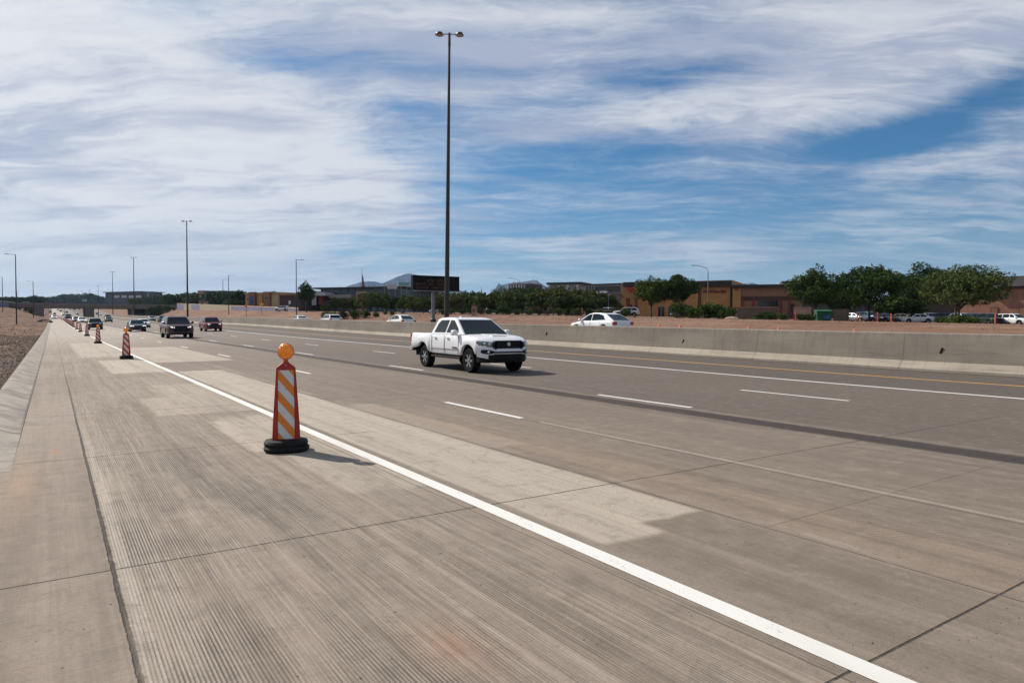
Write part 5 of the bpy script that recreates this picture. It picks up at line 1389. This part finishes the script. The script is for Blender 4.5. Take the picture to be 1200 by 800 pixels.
# ---------------------------------------------------------------- parked cars
TURN = -YAW
PK = [  # px, d, kind, paint, heading (deg from facing left across the view), label
 (672, 128, 'sedan', 'grey_paint', 60, 'dark grey car parked at the shrubs left of two white SUVs'),
 (715, 132, 'suv', 'silver_paint', 50, 'silver SUV parked behind the front white SUV near the orange building'),
 (734, 124, 'suv', 'white_paint', 78, 'white SUV parked side-on in front of the orange building'),
 (800, 128, 'sedan', 'grey_paint', 80, 'grey car half hidden by shrubs below the dark dense tree'),
 (1003, 108, 'sedan', 'silver_paint', 55, 'silver car, leftmost in the parking lot right of the dumpster'),
 (1017, 112, 'suv', 'blue_paint', 45, 'blue SUV parked second from the left under the wide dark tree'),
 (1036, 106, 'sedan', 'grey_paint', 40, 'dark grey car parked under the wide dark tree'),
 (1052, 112, 'sedan', 'beige_paint', 62, 'beige car just behind the white sedan in the parking lot'),
 (1073, 104, 'sedan', 'white_paint', 84, 'white sedan parked side-on left of the pale green tree'),
 (1098, 112, 'suv', 'blue_paint', 70, 'dark blue SUV behind the trunk of the pale green tree'),
 (1128, 108, 'suv', 'silver_paint', 30, 'silver SUV behind the low shrubs right of the pale green tree'),
 (1143, 104, 'suv', 'black_paint', 20, 'black SUV parked in front of the brown building'),
 (1160, 98, 'suv', 'green_paint', 20, 'dark green SUV parked facing the camera at the right'),
 (1187, 96, 'suv', 'white_paint', 48, 'white SUV parked at the right border in front of the brown building'),
 (1040, 135, 'suv', 'white_paint', 90, 'white van-like SUV in the back row under the trees'),
 (1062, 138, 'sedan', 'silver_paint', 90, 'silver sedan in the back row under the trees'),
 (1085, 138, 'suv', 'white_paint', 90, 'white SUV in the back row right of a silver sedan'),
 (516, 150, 'sedan', 'white_paint', 80, 'white car glimpsed between the trees below the message sign'),
 (331, 215, 'suv', 'white_paint', 80, 'white SUV in the lot below the brown building'),
 (340, 222, 'sedan', 'silver_paint', 80, 'silver sedan in the lot below the brown building')]
for px, d, kind, paint, hd, lab in PK:
    g = G(px, d); spawn(kind, paint, False, g, TURN + R(hd) + math.radians(0 if hd > 60 else 90 + 60), lab, 'cars parked in the lots', 1.0)

# ---------------------------------------------------------------- work zone bits
def stake(px, d, yt, lab, c='orange'):
    g = G(px, d); h = ZP(px, yt, d) - g.z; r = empty('marker_post', g, 0); tag(r, lab, 'marker post', 'orange marker posts along the dirt strip')
    MB().tube((0, 0, -.1), (0, 0, h), .065, .055, 10).build('post', M['stake_' + c], r)
    MB().lathe([(.24, 0), (.22, .06), (.10, .10)], 14).build('rubber_base', M['black_rubber'], r)
    MB().tube((0, 0, h), (0, 0, h + .05), .07, .05, 10).build('cap', M['stake_orange'], r)
M['stake_orange'] = simple('orange_plastic', (.70, .13, .02), .5); M['stake_red'] = simple('pinkish_red_plastic', (.50, .06, .04), .5)
stake(682, 112, 361.5, 'orange marker post left of the silver parked SUV', 'red'); stake(770, 104, 364, 'orange marker post under the round green tree', 'red'); stake(932, 82, 364.5, 'reddish marker post left of the pink enclosure wall', 'red'); stake(1028, 72, 366.5, 'reddish marker post before the dark grey parked car', 'red'); stake(1044, 74, 368, 'pale marker post right of a reddish one', 'orange'); stake(1166, 66, 368.5, 'orange marker post before the dark green parked SUV', 'orange'); stake(1007, 80, 369, 'thin marker post before the silver parked car', 'orange')
def cone(x, y, lab, z=None):
    r = empty('traffic_cone', (x, y, T(x, y))); tag(r, lab, 'traffic cone', 'small traffic cones on the dirt strip')
    MB().lathe([(.16, .02), (.03, .70), (.02, .71)], 16).build('cone_body', M['stake_orange'], r, smooth=True)
    MB().box(-.2, .2, -.2, .2, 0, .03).build('base', M['stake_orange'], r); r.scale = (.85, .85, .62)
for k, px in enumerate((772, 797, 877, 912, 1001)):
    g = GX(px, 50.5); cone(g.x, g.y, f'small orange cone behind the barrier top, {(["first"] + ORD)[k]} from the left')
def barrel(px, py, lab, d0=20):
    p = ray_hit(px, py, d0) or G(px, 95)
    r = empty('traffic_barrel', p); tag(r, lab, 'traffic barrel', 'orange traffic barrels')
    MB().lathe([(.29, .05), (.26, .35), (.255, .36), (.24, .65), (.235, .66), (.21, .98), (.15, 1.02)], 18).build('drum', M['stake_red'], r, smooth=True)
    MB().lathe([(.36, 0), (.35, .05), (.28, .07)], 18).build('rubber_base', M['black_rubber'], r)
    b = MB(); b.lathe([(.272, .40), (.262, .50)], 18); b.lathe([(.246, .70), (.236, .80)], 18); b.build('white_band', C['white_wall'], r)
barrel(246.5, 374.5, 'orange-red traffic barrel showing above the red SUV'); barrel(163.5, 372.2, 'red traffic barrel under the right end of the bridge')
# mound of dirt beside the far end of the shoulder and some rocks
def rock(px, d, s, lab, m_=None, name='rock'):
    g = G(px, d); bm = bmesh.new(); bmesh.ops.create_icosphere(bm, subdivisions=3, radius=1)
    for v in bm.verts: v.co *= 1 + .3 * mn.noise(v.co * 1.3 + Vector((px, 0, 0))); v.co.x *= s[0]; v.co.y *= s[1]; v.co.z *= s[2]
    me = bpy.data.meshes.new(name); bm.to_mesh(me); bm.free(); me.materials.append(m_ or M['dirt']); o = bpy.data.objects.new(name, me); col.objects.link(o); o.location = (g.x, g.y, g.z); tag(o, lab, name.replace('_', ' '))
    return o
rock(53, 190, (2.0, 4, .9), 'dark dirt mound at the far left end of the kerb', simple('dark_earth', (.085, .05, .035), .95, 0, .3, 1.5), 'dirt_mound')
rock(857, 84, (1.0, .8, .35), 'pile of pale rubble below the utility cabinet', C['pink_wall'], 'rubble_pile'); rock(478*1.0+0, 100, (.6, .5, .5), 'pale boulder on the dirt strip by the message sign', C['pink_wall'])
rock(1058, 76, (1.1, .7, .16), 'pale flat slab of rubble in front of the white sedan', C['lightgrey_wall'], 'rubble_slab')
g = G(555, 125); ub = Bldg('utility_cabinet', 'small pinkish stone cabinet on the dirt above the pickup roof', 552.5, 112, 558, 112, 359, .9, C['pink_wall'], C['pink_wall'], 'cabinet', .05, .08); ub.part('door', 553.5, 557, 361, 366, C['brown_sm'], .03)

# ---------------------------------------------------------------- small stones and grit on the pavement and dirt
rs = random.Random(9); pb = MB()
def pebble(mb, x, y, z, s):
    q = [Vector((rs.uniform(-1, 1), rs.uniform(-1, 1), rs.uniform(-.5, .6))).normalized() * s * rs.uniform(.6, 1) for _ in range(6)]
    base = [(1, 0, 0), (0, 1, 0), (-1, 0, 0), (0, -1, 0), (0, 0, .7), (0, 0, -.5)]
    v = [(x + b[0] * s * rs.uniform(.6, 1.2), y + b[1] * s * rs.uniform(.6, 1.2), z + b[2] * s * rs.uniform(.6, 1.1)) for b in base]
    mb.add(v, [(0, 1, 4), (1, 2, 4), (2, 3, 4), (3, 0, 4), (1, 0, 5), (2, 1, 5), (3, 2, 5), (0, 3, 5)])
for _ in range(420):
    y = 1.5 + 14 * rs.random() ** 1.6; x = rs.uniform(-.3, 9); pebble(pb, x, y, S(x, y) + .001, rs.uniform(.002, .0065))
o = pb.build('gravel', simple('dark_grit', (.05, .043, .038), .9), None); tag(o, 'scattered grit on the shoulder concrete', kind='stuff')
pb = MB()
for _ in range(9000):
    y = 12 + 70 * rs.random() ** 1.5; x = -1.02 - rs.random() ** 1.3 * (1.5 + y * .07); z = T(x, y)
    pebble(pb, x, y, z + .0, rs.uniform(.010, .045) * (1 + y / 60))
o = pb.build('gravel', simple('desert_gravel', (.14, .10, .075), .95, 0, .5, 3), None); tag(o, 'loose gravel on the dirt beyond the kerb', kind='stuff')
pb = MB()
for _ in range(7000):
    x = rs.uniform(47.5, 66); y = rs.uniform(18, 150); pebble(pb, x, y, T(x, y), rs.uniform(.02, .06) * (1 + y / 120))
o = pb.build('rubble', simple('red_stones', (.16, .10, .07), .95, 0, .5, 3), None); tag(o, 'loose stones on the reddish dirt strip', kind='stuff')

pb = MB()
for _ in range(900):
    y = 55 + 330 * rs.random() ** 1.3; x = -1.3 - rs.random() * (1.5 + y * .045); pebble(pb, x, y, T(x, y), rs.uniform(.03, .09) * (1 + y / 200))
o = pb.build('rubble', simple('dark_clods', (.11, .065, .042), .95, 0, .5, 2), None); tag(o, 'clods of brown earth on the dirt left of the kerb', kind='stuff')

# ---------------------------------------------------------------- haze
hz = MB(); hz.box(-7400, 9400, -2900, 9400, -60, 520)
hm_ = bpy.data.materials.new('haze_air'); hm_.use_nodes = True; nt = hm_.node_tree
for n in list(nt.nodes):
    if n.type != 'OUTPUT_MATERIAL': nt.nodes.remove(n)
vp = nt.nodes.new('ShaderNodeVolumePrincipled'); vp.inputs['Color'].default_value = (.45, .66, 1.0, 1); vp.inputs['Density'].default_value = 5.0e-5; vp.inputs['Anisotropy'].default_value = .2
nt.links.new(vp.outputs[0], nt.nodes['Material Output'].inputs['Volume'])
ho = hz.build('haze', hm_, None); tag(ho, kind='stuff')
